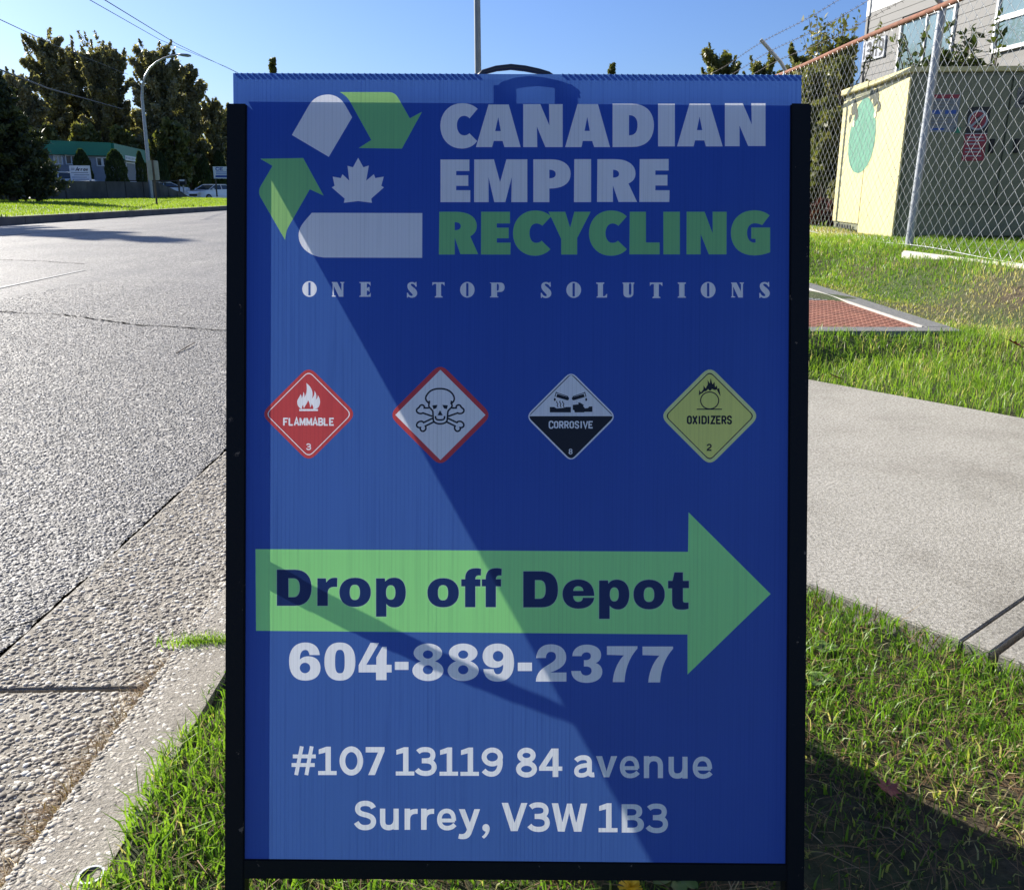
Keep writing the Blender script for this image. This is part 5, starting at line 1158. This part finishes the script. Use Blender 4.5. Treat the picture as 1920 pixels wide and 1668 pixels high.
def shrub(name, label, px, py0, py1, Y, wpx, mat, leaf, per, ncl, seed, z0=.38, depth=1.0, sprigs=0):
    H = top_z(px, py0, Y) - z0; Wc = wpx * Y / 1745; root = empty(name, (col_at(px, Y), Y, z0)); tag(root, label, 'shrub'); r_ = np.random.default_rng(seed); cents = []; rads = []; mb = MB()
    for i in range(ncl):
        c = ((r_.random() - .5) * Wc * .8, (r_.random() - .5) * depth, H * (.08 + .84 * r_.random())); s = min(Wc, H) * (.10 + .08 * r_.random()); cents.append(c); rads.append((s, s, s * 1.1)); mb.tube([(c[0] * .4, c[1] * .4, -.1), (c[0] * .8, c[1] * .8, c[2] * .5), c], [.025, .015, .006], 4, 0, False)
    C_, T_ = clumps(cents, rads, per, leaf, 0)
    for i in range(sprigs):
        x0_, y0_ = (r_.random() - .5) * Wc * .95, (r_.random() - .5) * depth * .6; L = .15 + .45 * r_.random(); tip = Vector((x0_ + r_.normal() * .25, y0_, H * .9 + L)); bs = Vector((x0_, y0_, H * .6)); mb.tube([bs, bs.lerp(tip, .5) + Vector((.04, 0, 0)), tip], [.01, .007, .003], 4, 0, False)
        t_ = r_.random(34)[:, None]; pts_ = np.array(bs)[None] * (1 - t_) + np.array(tip)[None] * t_ + r_.normal(size=(34, 3)) * .045; C_ = np.concatenate([C_, pts_]); T_ = np.concatenate([T_, r_.random(34)])
    mb.build('stem', [M_BARK], root); crown_mesh('foliage', root, leafquads(C_, np.full(len(C_), leaf), .2, 1.7), T_, mat); return root
shrub('laurel_hedge', 'leafy hedge seen through the wire between the sign and the yellow cabinet', 1552, 190, 440, 12.2, 110, L_OL, .075, 340, 60, 41, .38, 1.3)
shrub('tall_shrub', 'tall dark shrub at the corner of the clapboard building', 1534, 60, 300, 17.5, 88, L_OL, .06, 560, 54, 42, .38, 1.5, 26)
shrub('tall_shrub', 'lighter shrub just right of the black right rail above the hedge', 1512, 118, 300, 16.0, 80, L_OL, .07, 420, 34, 43, .38, 1.4, 5)
shrub('climbing_shrub', 'sprawling shrub with long shoots growing over the top of the cabinet', 1762, 96, 200, 11.6, 150, L_DK, .06, 380, 50, 44, .6, .7, 14)
shrub('climbing_shrub', 'thin shoots rising beside the sash window beyond the cabinet', 1850, 150, 200, 11.8, 120, L_OL, .05, 90, 12, 45, .6, .6, 4)
shrub('low_shrub', 'low red flowered plant by the foot of the hedge', 1545, 372, 410, 10.8, 50, leafmat("reddish_leaves", [(0, (.05, .05, .03)), (.5, (.10, .03, .03)), (1, (.22, .04, .05))], .2), .05, 90, 10, 46, .38, .3)
for px, py, Y, wpx, lab, sd_ in ((1335, 96, 38, 84, 'round topped tree just above the right of the sign', 51), (1412, 110, 40, 70, 'small tree right above the sign beside the barbed wire arm', 52), (1480, 95, 34, 62, 'tree behind the rusty rail at the right edge of the sign', 53)):
    tree('maple_tree', lab, 'tree', col_at(px, Y), Y, .3, top_z(px, py, Y) - .3, wpx * Y / 1745, L_OL, .10, 30, 260, None, sd_, None, .35, .12, 0, .2, 8)
for px, py, Y, lab in ((528, 112, 60, 'slender tree top peeping over the left of the sign'), (1141, 122, 60, 'tiny tree top peeping over the sign right of the handle')):
    tree('poplar_tree', lab, 'tree', col_at(px, Y), Y, .0, top_z(px, py, Y), 0.85, L_OL, .13, 90, 90, lambda t: .25 + 3.6 * (1 - t), 61, None, .12, .1)
# small pale shed roof seen beyond the hedge
q = PY(1512, 230, 24); mb = MB(); mb.box(-1.6, 1.6, -1.5, 1.5, 0, q.z - .38 - .1); sh = empty('shed', (q.x + .2, 24, .38)); tag(sh, 'small grey and white shed beyond the hedge right of the sign', 'shed'); mb.build('wall', [M_WHITE], sh)
mb = MB(); mb.prism([(-1.9, -1.7, q.z - .47), (1.9, -1.7, q.z - .47), (1.9, 0, q.z + .15), (-1.9, 0, q.z + .15)], (0, 0, .12)); mb.prism([(-1.9, 0.001, q.z + .15), (1.9, .001, q.z + .15), (1.9, 1.7, q.z - .47), (-1.9, 1.7, q.z - .47)], (0, 0, .12)); mb.build('roof', [M_RIM], sh)
# ------------------------------------------------------------------ green-roofed building across the road
GZ = 0.34
PA, PB_, PC_ = Vector((-36.5, 52.8, 0)), Vector((-27.6, 63.5, 0)), Vector((-30.0, 75.0, 0))
gb = empty('office_building', (PB_.x, PB_.y, GZ)); tag(gb, 'low grey office with a deep green fascia across the road', 'building')
gl = Matrix.Translation(gb.location).inverted()
def gpart(mb, name, mats, parent=None, bevel=0.0):
    o = mb.build(name, mats, None, bevel); o.parent = parent or gb
    if parent is None: o.matrix_local = gl
    else: o.matrix_parent_inverse = Matrix.Identity(4); o.matrix_local = Matrix.Identity(4)
    return o
M_GRN = simple("green_fascia_metal", (0.012, 0.20, 0.12), 0.5, 0, 0.08, 1.2); M_LGW = simple("grey_blue_wall", (0.30, 0.33, 0.38), 0.7, 0, .08, 1.0)
def wallface(P0, P1, name, mat, z0, z1, th=.3, out=0.0, parent=None):
    d = (P1 - P0).normalized(); n_ = Vector((d.y, -d.x, 0)); a = P0 + n_ * out; b = P1 + n_ * out
    mb = MB(); mb.prism([(a.x, a.y, z0), (b.x, b.y, z0), (b.x, b.y, z1), (a.x, a.y, z1)], -n_ * th); return gpart(mb, name, [mat], parent)
zf1, zf0 = 3.88, 3.02
wallface(PA, PB_, 'wall', M_LGW, 0.1, zf0 - .01); wallface(PB_, PC_, 'wall', M_LGW, 0.1, zf0 - .01)
wallface(PA, PB_, 'fascia', M_GRN, zf0, zf1, .5, .35); wallface(PB_ + Vector((0.02, .1, 0)), PC_, 'fascia', M_GRN, zf0 - .12, zf1 - .02, .5, .30)
mb = MB(); mb.prism([(PA.x, PA.y, zf1 - .3), (PB_.x, PB_.y, zf1 - .3), (PC_.x, PC_.y, zf1 - .3), (PC_.x - 12, PC_.y + 3, zf1 - .3), (PA.x - 9, PA.y + 9, zf1 - .3)], (0, 0, .2)); gpart(mb, 'roof', [M_RIM])
M_SHADE = simple("cream_window_blind", (0.55, 0.53, 0.42), 0.7); M_BRN = simple("tan_window_blind", (0.20, 0.16, 0.12), .7)
def gwin(P0, P1, px0, px1, py0, py1, pane, fr=.07, bars=()):
    d = (P1 - P0).normalized(); n_ = Vector((d.y, -d.x, 0)); a = PPL(px0, py1, P0, n_); b = PPL(px1, py1, P0, n_); zt_ = PPL((px0 + px1) / 2, py0, P0, n_).z; zb_ = PPL((px0 + px1) / 2, py1, P0, n_).z
    def bx(u0, u1, z0, z1, o0, o1):
        p = a + d * u0 + n_ * o0; q = a + d * u1 + n_ * o0; mbx = MB(); mbx.prism([(p.x, p.y, z0), (q.x, q.y, z0), (q.x, q.y, z1), (p.x, p.y, z1)], n_ * (o1 - o0)); return mbx
    L = (b - a).dot(d); mb = MB()
    for u0, u1, z0, z1 in ((0, L, zb_, zb_ + fr), (0, L, zt_ - fr, zt_), (0, fr, zb_ + fr, zt_ - fr), (L - fr, L, zb_ + fr, zt_ - fr)) + tuple((L * q - fr / 2, L * q + fr / 2, zb_ + fr, zt_ - fr) for q in bars):
        t_ = bx(u0, u1, z0, z1, .01, .07); mb.add(t_.v, t_.f)
    wf = gpart(mb, 'window', [M_WHITE]); gpart(bx(fr, L - fr, zb_ + fr, zt_ - fr, .012, .025), 'pane', [pane], wf)
gwin(PA, PB_, 64, 72, 291, 305, M_SHADE); gwin(PA, PB_, 101, 118, 291, 309, M_SHADE, bars=(.5,)); gwin(PA, PB_, 123, 146, 291, 309, M_BRN, bars=(.5,)); gwin(PA, PB_, 181, 192, 295, 312, M_GLASS); gwin(PA, PB_, 192.5, 203, 295, 312, M_GLASS)
gwin(PB_, PC_, 239, 256, 305, 342, simple("grey_blue_door", (.12, .14, .18), .5), .1)
d_ = (PC_ - PB_).normalized(); n_ = Vector((d_.y, -d_.x, 0)); P0_ = PB_ + n_ * .31
a_, b_ = PPL(234, 296, P0_, n_), PPL(255, 296, P0_, n_)
mb = MB(); mb.prism([(a_.x, a_.y, a_.z - .17), (b_.x, b_.y, a_.z - .17), (b_.x, b_.y, a_.z + .17), (a_.x, a_.y, a_.z + .17)], n_ * .05); sgn_ = gpart(mb, 'fascia_sign', [M_WHITE])
mb = MB(); k_ = 0
for i in range(7):
    q = a_ + (b_ - a_) * ((i + .6) / 8.2); q = q + n_ * .055; e_ = (b_ - a_).normalized() * .12; mb.prism([(q.x, q.y, a_.z - .07), (q.x + e_.x, q.y + e_.y, a_.z - .07), (q.x + e_.x, q.y + e_.y, a_.z + .07), (q.x, q.y, a_.z + .07)], n_ * .01)
gpart(mb, 'lettering', [simple('sign_grey_print', (.15, .22, .2), .6)], sgn_)

# ------------------------------------------------------------------ retaining wall of stacked blocks
rw_ = empty('retaining_wall', (-29, 60, .1)); tag(rw_, 'long dark stained concrete retaining wall behind the far grass verge', 'wall'); rl = Matrix.Translation(rw_.location).inverted()
M_RW = simple("stained_concrete", (0.075, 0.072, 0.070), 0.9, 0, 0.45, 0.9, .5, 8)
W0, W1, W2 = PY(-30, 340, 46), PY(298, 344, 62), PY(362, 372, 68)
W0.z = W1.z = W2.z = 0; W0 = W0 + (W0 - W1) * .35
def wseg(p, q, za, zb_, i):
    d = (q - p).normalized(); n_ = Vector((-d.y, d.x, 0)); mb = MB(); p = p + d * .02; q = q - d * .02; o = n_ * random.uniform(-.03, .03)
    mb.prism([(p.x + o.x, p.y + o.y, -.1), (q.x + o.x, q.y + o.y, -.1), (q.x + o.x, q.y + o.y, zb_), (p.x + o.x, p.y + o.y, za)], n_ * .5); ob = mb.build('block', [M_RW], None, .02); ob.parent = rw_; ob.matrix_local = rl
nseg = 11
for i in range(nseg):
    p, q = W0.lerp(W1, i / nseg), W0.lerp(W1, (i + 1) / nseg); z = 1.30
    wseg(p, q, z, z, i)
for i in range(4):
    p, q = W1.lerp(W2, i / 4), W1.lerp(W2, (i + 1) / 4); wseg(p, q, 1.28 - .27 * i, 1.28 - .27 * (i + 1), i)
# parking area behind the wall
mb = MB(); mb.add([(-90, W0.y - 8, .315), (W0.x, W0.y, .315), (W1.x, W1.y, .315), (W2.x - .5, W2.y, .315), (-36, 92, .315), (-90, 120, .315)], [(0, 1, 2, 3, 4)]); tag(mb.build('parking_area', [M_ASPH]), kind='structure')

# ------------------------------------------------------------------ cars
def car(label, paint, loc, rz, suv=False, group=None):
    root = empty('parked_car', loc, rz); tag(root, label, 'car', group); L, Wd, H = (4.7, 1.86, 1.68) if suv else (4.6, 1.8, 1.42)
    mp, nt, p, o = new_mat("car_paint"); nt.links.new(ramp(nt, noise(nt, 2, 2, .5, coords(nt)), [(.3, tuple(c * .95 for c in paint)), (.7, paint)]), p.inputs['Base Color']); p.inputs['Roughness'].default_value = .25; p.inputs['Coat Weight'].default_value = .8; p.inputs['Metallic'].default_value = .15
    prof = [(-L / 2, .38), (-L / 2 + .04, .72), (-L / 2 + .12, .86), (-L / 2 + .95, 1.0), (L / 2 - .55 if suv else L / 2 - .75, 1.04), (L / 2 - .08, .98), (L / 2, .7), (L / 2 - .02, .36), (L / 2 - .4, .25), (-L / 2 + .4, .25)]
    mb = MB(); hw = Wd / 2; n_ = len(prof); k = [1.0, 1.0, .97, .95, .95, .96, 1, 1, .98, .98]
    mb.add([(x, -hw * s, z) for (x, z), s in zip(prof, k)] + [(x, hw * s, z) for (x, z), s in zip(prof, k)], [tuple(range(n_)), tuple(range(n_, 2 * n_))[::-1]] + [(i, i + n_, (i + 1) % n_ + n_, (i + 1) % n_) for i in range(n_)])
    mb.build('body', [mp], root, .05)
    cb = [(-L / 2 + 1.0, .99), (-L / 2 + 1.75, H - .06), (-L / 2 + 2.3, H), (L / 2 - (.75 if suv else 1.5), H - .02), (L / 2 - (.25 if suv else .7), 1.02)]; n_ = len(cb); kk = [.92, .76, .74, .74, .9]
    mb = MB(); mb.add([(x, -hw * s, z) for (x, z), s in zip(cb, kk)] + [(x, hw * s, z) for (x, z), s in zip(cb, kk)], [tuple(range(n_)), tuple(range(n_, 2 * n_))[::-1]] + [(i, i + n_, (i + 1) % n_ + n_, (i + 1) % n_) for i in range(n_)]); mb.build('windows', [M_GLASS], root, .04)
    mb = MB(); mb.prism([(-L / 2 + 1.8, -hw * .76, H - .05), (L / 2 - (.8 if suv else 1.5), -hw * .76, H - .05), (L / 2 - (.8 if suv else 1.5), hw * .76, H - .05), (-L / 2 + 1.8, hw * .76, H - .05)], (0, 0, .075))
    for sy in (-1, 1):
        for xa, xb in ((-L / 2 + 1.0, -L / 2 + 1.78), (.15, .15), (L / 2 - .25 if suv else L / 2 - .7, L / 2 - .85 if suv else L / 2 - 1.52)): mb.tube([(xa, sy * hw * .93, 1.0), (xb, sy * hw * .77, H - .03)], .04, 6)
    mb.build('roof', [mp], root, .02)
    for sx in (-L / 2 + .85, L / 2 - .9):
        for sy in (-1, 1):
            mb = MB(); mb.tube([(sx, sy * (hw - .2), .33), (sx, sy * (hw + .01), .33)], .33, 20); wh = mb.build('wheel', [M_TYRE], root); mb = MB(); mb.tube([(sx, sy * (hw + .011), .33), (sx, sy * (hw + .02), .33)], .2, 12); mb.build('rim', [M_GALV], wh)
    for sy in (-1, 1):
        mb = MB(); mb.box(-L / 2 - .01, -L / 2 + .2, sy * .72 - .18, sy * .72 + .18, .68, .82); mb.build('headlight', [simple("lamp_lens", (.7, .72, .75), .15)], root, .03)
        mb = MB(); mb.box(-L / 2 + 1.25, -L / 2 + 1.4, sy * (hw + .08) - .09, sy * (hw + .08) + .09, 1.0, 1.13); mb.build('mirror', [mp], root, .02)
    mb = MB(); mb.box(-L / 2 - .015, -L / 2 + .1, -.45, .45, .48, .66); mb.build('grille', [M_DARK], root, .02)
    return root
car('white car parked at the right end of the retaining wall', (.78, .80, .82), (PY(402, 374, 78).x, 78, -.2), math.radians(62))
car('pale bluish car behind the wall beside the white notice board', (.55, .62, .68), (PY(108, 340, 57).x, 57, GZ + .1), math.radians(20), group=None)
car('pale silver car furthest left half hidden by the spruce', (.5, .55, .6), (PY(20, 340, 53).x, 53.0, GZ), math.radians(35))
car('silver car showing its hood between the spruce and the pale bluish car', (.4, .44, .46), (PY(66, 340, 55).x, 55, GZ-.1), math.radians(200))
car('dark van parked behind the white car', (.10, .11, .12), (PY(392, 360, 106).x, 106, -.3), math.radians(95), True)
car('silver car between the mailbox and the white car', (.35, .37, .4), (PY(362, 360, 100).x, 100, -.2), math.radians(100))
car('pale car roof showing just above the wall right of the lamp post', (.55, .57, .58), (PY(301, 350, 80).x, 80, .0), math.radians(30))

# ------------------------------------------------------------------ street lamp, poles, wires, roadside signs
lp_ = []
for px, py in ((281.5, 345), (277, 290), (271, 230), (266.5, 185), (267, 160), (272, 143), (281, 128), (293, 117), (308, 109), (322, 104.5), (336, 102.5)):
    lp_.append(PY(px, py, 60))
lb = empty('street_lamp', (lp_[0].x, 60, .3)); tag(lb, 'tall grey street lamp with a curved arm behind the far verge', 'street lamp'); li = Matrix.Translation(lb.location).inverted()
lp_[0].z = .25
mb = MB(); mb.tube(lp_, [.13, .12, .105, .09, .08, .072, .065, .058, .052, .048, .045], 10); o = mb.build('pole', [M_GALV], lb); o.matrix_local = li
h0, h1 = PY(334, 102.5, 60), PY(358, 105, 60); mb = MB(); d = h1 - h0
vs = []; 
for t, wz, hz_ in ((0, .07, .05), (.3, .16, .09), (.75, .19, .10), (1, .08, .05)):
    c = h0 + d * t
    for a in range(8): an = a * math.pi / 4; vs.append((c.x, c.y + math.cos(an) * wz, c.z + math.sin(an) * hz_))
mb.add(vs, [(i * 8 + j, i * 8 + (j + 1) % 8, i * 8 + 8 + (j + 1) % 8, i * 8 + 8 + j) for i in range(3) for j in range(8)] + [tuple(range(8))[::-1], tuple(range(24, 32))], 0, True)
o = mb.build('lamp_head', [M_GREYPOLE], lb); o.matrix_local = li
# pole that rises behind the sign
q = PY(897, 137, 22); q2 = PY(893.5, -160, 22); pl = empty('utility_pole', (q.x, 22, 0)); tag(pl, 'straight grey pole rising behind the middle of the sign', 'pole')
mb = MB(); mb.tube([(0, 0, -.3), (q2.x - q.x - .01, 0, q2.z)], [.085, .068], 14); mb.build('pole', [M_GREYPOLE], pl); mb = MB(); mb.tube([(-.02, 0, q2.z - .4), (-.5, .2, q2.z - .2), (-1.6, .5, q2.z + .1)], [.04, .035, .03], 8); mb.build('arm', [M_GREYPOLE], pl)
q = PY(600, 215, 115); up_ = empty('utility_pole', (q.x, 115, 0)); tag(up_, 'far wooden utility pole carrying the overhead wires down the street', 'pole')
mb = MB(); mb.tube([(0, 0, -.3), (0, 0, q.z + .6)], [.16, .11], 8); mb.build('pole', [M_BARK], up_); mb = MB(); mb.box(-1.1, 1.1, -.06, .06, q.z - .1, q.z + .05); mb.build('crossarm', [M_BARK], up_)
M_CABLE = simple("overhead_cable", (0.08, 0.085, 0.09), 0.6)
def wire(label, pts, r, sag=0.0, grp='overhead wires'):
    P3 = [PY(*p) for p in pts]; P_ = []
    for a, b in zip(P3[:-1], P3[1:]):
        for i in range(14): t = i / 14; P_.append(a.lerp(b, t) - Vector((0, 0, sag * math.sin(math.pi * t))))
    P_.append(P3[-1]); mb = MB(); mb.tube(P_, r, 5); tag(mb.build('power_line', [M_CABLE]), label, 'wire', grp)
wire('upper of the two thin wires crossing the sky at top left towards the sign', [(120, -50, 25), (196, 0, 30), (330, 82, 52), (437, 133, 82), (600, 212, 115)], .016)
wire('lower of the two thin wires crossing the sky at top left towards the sign', [(95, -42, 25), (168, 0, 30), (300, 75, 52), (425, 126, 80), (596, 214, 115)], .013)
wire('single thin wire high at the left edge running into the cottonwoods', [(-60, 8, 35), (0, 37, 42), (100, 84, 60), (240, 140, 95)], .020)
wire('thick dark cable low at the left edge passing over the spruce', [(-80, 96, 38), (0, 131, 46), (90, 166, 62), (230, 205, 88)], .045)
rs = empty('road_sign', (PY(292, 373, 42).x, 42, .15)); tag(rs, 'grey back of a rounded road sign on a post standing on the far verge', 'sign')
zt_, zb_ = top_z(291, 301, 42) - .15, top_z(291, 338, 42) - .15
mb = MB(); mb.tube([(.03, .0, -.2), (.03, 0, zt_ + .02)], .045, 8); mb.build('post', [M_BARK], rs)
mb = MB(); wq = .26; r_ = .06; pl_ = []
for cx, cz, a0 in ((wq - r_, zt_ - r_, 0), (-wq + r_, zt_ - r_, 90), (-wq + r_, zb_ + r_, 180), (wq - r_, zb_ + r_, 270)):
    for k in range(4): an = math.radians(a0 + k * 30); pl_.append((cx + r_ * math.cos(an), .06, cz + r_ * math.sin(an)))
mb.prism(pl_, (0, .01, 0)); mb.build('sign_plate', [simple("sign_back_grey", (.34, .35, .33), .6)], rs)
def board_sign(name, label, px0, px1, py0, py1, Y, art, mats, posts=True):
    a, b = PY(px0, py1, Y), PY(px1, py0, Y); root = empty(name, ((a.x + b.x) / 2, Y, GZ)); tag(root, label, 'sign'); w2, z0, z1 = (b.x - a.x) / 2, a.z - GZ, b.z - GZ
    mb = MB(); mb.box(-w2, w2, .002, .06, z0, z1); bo = mb.build('board', [mats[0]], root); pr_ = art.mesh(rect(0, 0, 100, 80), lambda u_, v_: (-w2 + u_ / 100 * 2 * w2, -.004, z1 - v_ / 80 * (z1 - z0))); V_ = []; F_ = []; m_ = []
    for V, F, mt in pr_.values():
        b_ = len(V_); V_ += [tuple(q) for q in V]; F_ += [tuple(int(i) + b_ for i in f) for f in F]; m_ += list(mt)
    me = bpy.data.meshes.new('print'); me.from_pydata(V_, [], F_)
    for q in mats: me.materials.append(q)
    me.polygons.foreach_set('material_index', m_); link_mesh('lettering', me, bo)
    for sx in (-w2 + .1, w2 - .1): mb = MB(); mb.box(sx - .05, sx + .05, .061, .16, -.1, z1 - .05); mb.build('post', [M_BARK], root)
a = Art(); stroke_text(a, "A", 30, 10, 42, 28, 's', 1, 3.2, slant=.25); stroke_text(a, "rrow", 43, 10, 88, 28, 's', 1, 3.2, slant=.2); a.add([rect(8, 13, 26, 17)], 's', 2); a.add([rect(8, 20, 24, 24)], 's', 2)
for yy_, x0, x1 in ((36, 6, 90), (48, 20, 94), (60, 8, 80), (71, 10, 88)): a.add([rect(x0, yy_, x1, yy_ + 3.5)], 's', 2)
board_sign('notice_board', 'white board reading Arrow with lines of small print above the wall', 133, 167.5, 310.5, 339, 56.5, a, [M_WHITE, simple("sign_dark_print", (.05, .05, .06), .6), simple("sign_mid_print", (.22, .24, .27), .6)])
a = Art(); stroke_text(a, "CE A", 14, 6, 90, 26, 's', 1, 3.4); a.add([rect(14, 34, 96, 40)], 's', 2); a.add([rect(14, 46, 90, 52)], 's', 2); a.add([rect(10, 58, 100, 72)], 's', 1)
board_sign('notice_board', 'white and blue board reading CE A beside the left rail of the sign', 401, 434, 312.5, 335, 76, a, [M_WHITE, simple("sign_blue_print", (.03, .08, .35), .6), simple("sign_paleblue_print", (.2, .3, .6), .6)])
mbx = empty('mailbox', (PY(344, 352, 70).x, 70, 0)); tag(mbx, 'dark mailbox on a post with a white label near the wall end', 'mailbox')
zz_ = top_z(344, 336, 70); mb = MB(); mb.box(-.22, .22, -.2, .2, zz_ - .42, zz_); mb.build('box', [M_DARK], mbx, .03); mb = MB(); mb.box(-.2, .2, -.215, -.201, zz_ - .16, zz_ - .03); mb.build('label_plate', [M_WHITE], mbx); mb = MB(); mb.box(-.04, .04, -.04, .04, -.1, zz_ - .42); mb.build('post', [M_GALV], mbx)
# low rail fence in front of the cedars
rf = empty('rail_fence', (PY(260, 330, 64).x, 64, .3)); tag(rf, 'low dark rail fence running in front of the clipped cedars', 'fence'); rfi = Matrix.Translation(rf.location).inverted()
for i in range(4):
    x = rf.location.x - 4 + i * 2.0; mb = MB(); mb.box(x - .05, x + .05, 65.95, 66.05, .2, 1.5); o = mb.build('post', [M_BARK], rf); o.matrix_local = rfi
for z_ in (1.42, 1.0): mb = MB(); mb.box(rf.location.x - 4, rf.location.x + 2.1, 65.9, 65.945, z_ - .04, z_ + .04); o = mb.build('rail', [M_BARK], rf); o.matrix_local = rfi

# ------------------------------------------------------------------ small things on the ground
M_LR, M_LB, M_LY = simple("red_leaf", (.22, .03, .025), .6, 0, .3, 60), simple("brown_leaf", (.22, .12, .05), .7, 0, .3, 60), simple("tan_leaf", (.42, .30, .14), .7, 0, .3, 60)
def leaf(px, py, z, s, mat, label, rz, tiltv=.25, maple=True):
    p = G(px, py, z); out = [(0, -1.1), (.12, -.45), (.62, -.62), (.5, -.25), (1.0, .05), (.62, .22), (.7, .62), (.28, .45), (0, 1.05), (-.28, .45), (-.7, .62), (-.62, .22), (-1.0, .05), (-.5, -.25), (-.62, -.62), (-.12, -.45)] if maple else [(0, -1), (.32, -.5), (.42, 0), (.3, .5), (0, 1), (-.3, .5), (-.42, 0), (-.32, -.5)]
    mb = MB(); n_ = len(out); vs = [(x * s, y * s, s * .22 * (x * x + .4 * y * y) + random.uniform(-.04, .04) * s) for x, y in out] + [(0, 0, 0)]
    mb.add(vs, [(i, (i + 1) % n_, n_) for i in range(n_)]); mb.add([(x, y, z_ - .0006) for x, y, z_ in vs], [((i + 1) % n_, i, n_) for i in range(n_)])
    o = mb.build('fallen_leaf', [mat]); o.location = (p.x, p.y, float(lawn_z(p.x, p.y)) + .022 if z < .01 else z + .02); o.rotation_euler = (tiltv, tiltv * .6, rz); tag(o, label, 'leaf', 'fallen leaves')
leaf(1664, 1495, 0, .022, M_LR, 'dark red maple leaf in the shaded grass right of the sign', .6, .3); leaf(1541, 1203, 0, .016, M_LB, 'small orange brown leaf by the right rail near the pavement', 1.2, .4)
leaf(1519, 1262, 0, .014, M_LR, 'reddish brown leaf tucked against the black right rail', 2.2, .5, False); leaf(1616, 692, .03, .045, M_LY, 'pale tan leaf lying on the grass beyond the pavement', .4, .3, False)
leaf(1565, 714, .03, .04, M_LB, 'curled brown leaf on the far edge of the pavement', 1.5, .4, False); leaf(1905, 655, .17, .06, M_LR, 'reddish leaf cluster at the right edge on the worn lawn', .9, .4); leaf(1775, 1415, 0, .013, M_LB, 'small pinkish leaf in the bright grass near the shadow edge', .2, .5, False)
leaf(1510, 1430, 0, .02, M_LY, 'curled pale dry leaf in the shade beside the right rail', 2.6, .6, False)
# dandelion at the bottom edge
dp = G(1182, 1664, .035); dn = empty('dandelion', (dp.x, dp.y, 0)); tag(dn, 'yellow dandelion flower just under the bottom rail of the sign', 'flower')
mb = MB(); mb.tube([(0, 0, -.01), (.004, 0, .02), (0, 0, .035)], .0016, 6); mb.build('stem', [simple("flower_stem", (.12, .2, .05), .6)], dn)
mb = MB()
for ring_, (n_, L, up__) in enumerate(((18, .0145, .003), (14, .011, .006), (9, .007, .009))):
    for i in range(n_):
        a = 2 * math.pi * i / n_ + ring_ * .2 + random.uniform(-.08, .08); e = Vector((math.cos(a), math.sin(a), 0)); s_ = Vector((-e.y, e.x, 0)) * .0016; l = L * random.uniform(.85, 1.1); c = Vector((0, 0, .035 + ring_ * .0012))
        mb.add([c - s_ * .5, c + s_ * .5, c + e * l + s_ + Vector((0, 0, up__)), c + e * l - s_ + Vector((0, 0, up__))], [(0, 1, 2, 3)])
mb.build('petals', [simple("dandelion_yellow", (.80, .52, .01), .5)], dn)
def rosette(px, py, label, s=.05, n_=9, z=0):
    p = G(px, py, z); root = empty('broadleaf_weed', (p.x, p.y, float(lawn_z(p.x, p.y)))); tag(root, label, 'weed')
    for i in range(n_):
        a = 2 * math.pi * i / n_ + random.uniform(-.2, .2); e = Vector((math.cos(a), math.sin(a), 0)); sd_ = Vector((-e.y, e.x, 0)); L = s * random.uniform(.7, 1.2); mb = MB(); vs = []
        for t, wd in ((0, .05), (.3, .16), (.6, .26), (.85, .2), (1, .02)): c = e * L * t + Vector((0, 0, L * (.75 * t - .5 * t * t) + .006)); vs += [c - sd_ * L * wd + Vector((0, 0, L * .05)), c, c + sd_ * L * wd + Vector((0, 0, L * .05))]
        mb.add(vs, [f for k in range(4) for f in ((3 * k, 3 * k + 1, 3 * k + 4, 3 * k + 3), (3 * k + 1, 3 * k + 2, 3 * k + 5, 3 * k + 4))], 0, True); mb.build('leaf', [WEEDM], root)
WEEDM = simple("broad_weed_leaf", (.08, .14, .025), .5, 0, .3, 30)
rosette(1545, 1225, 'leafy weed against the right rail below the pavement edge', .026); rosette(1535, 1290, 'second leafy weed lower down against the right rail', .028); rosette(1690, 1165, 'low weed at the ragged edge of the pavement', .04); rosette(1900, 1255, 'broad leaved weed at the right edge below the pavement joint', .05); rosette(1528, 1120, 'dark leafy tuft where the rail meets the pavement', .05)
rosette(1265, 1662, 'green weed leaves under the bottom rail beside the dandelion', .035)
# round metal ring set in the kerb
rp = G(172, 1646, .0); ri = MB(); R0, R1 = .0165, .0135
vs = []; N_ = 28
for i in range(N_):
    a = 2 * math.pi * i / N_; c, s = math.cos(a), math.sin(a); vs += [(c * R0, s * R0, -.01), (c * R0, s * R0, .0035), (c * R1, s * R1, .0035), (c * R1, s * R1, -.01)]
ri.add(vs, [(4 * i + j, 4 * ((i + 1) % N_) + j, 4 * ((i + 1) % N_) + (j + 1) % 4, 4 * i + (j + 1) % 4) for i in range(N_) for j in range(4)])
rg = empty('survey_marker', (rp.x, rp.y, .003)); tag(rg, 'small round metal ring set into the kerb at lower left', 'marker'); ri.build('ring', [M_GALV], rg); mb = MB(); mb.tube([(0, 0, -.01), (0, 0, .0005)], R1 - .0005, 20); mb.build('moss_plug', [simple("mossy_dirt", (.05, .06, .025), .95, 0, .4, 200, .8, 300)], rg)
print("tris", sum(len(o.data.polygons) for o in bpy.data.objects if o.type == 'MESH'), "objects", len(bpy.data.objects))
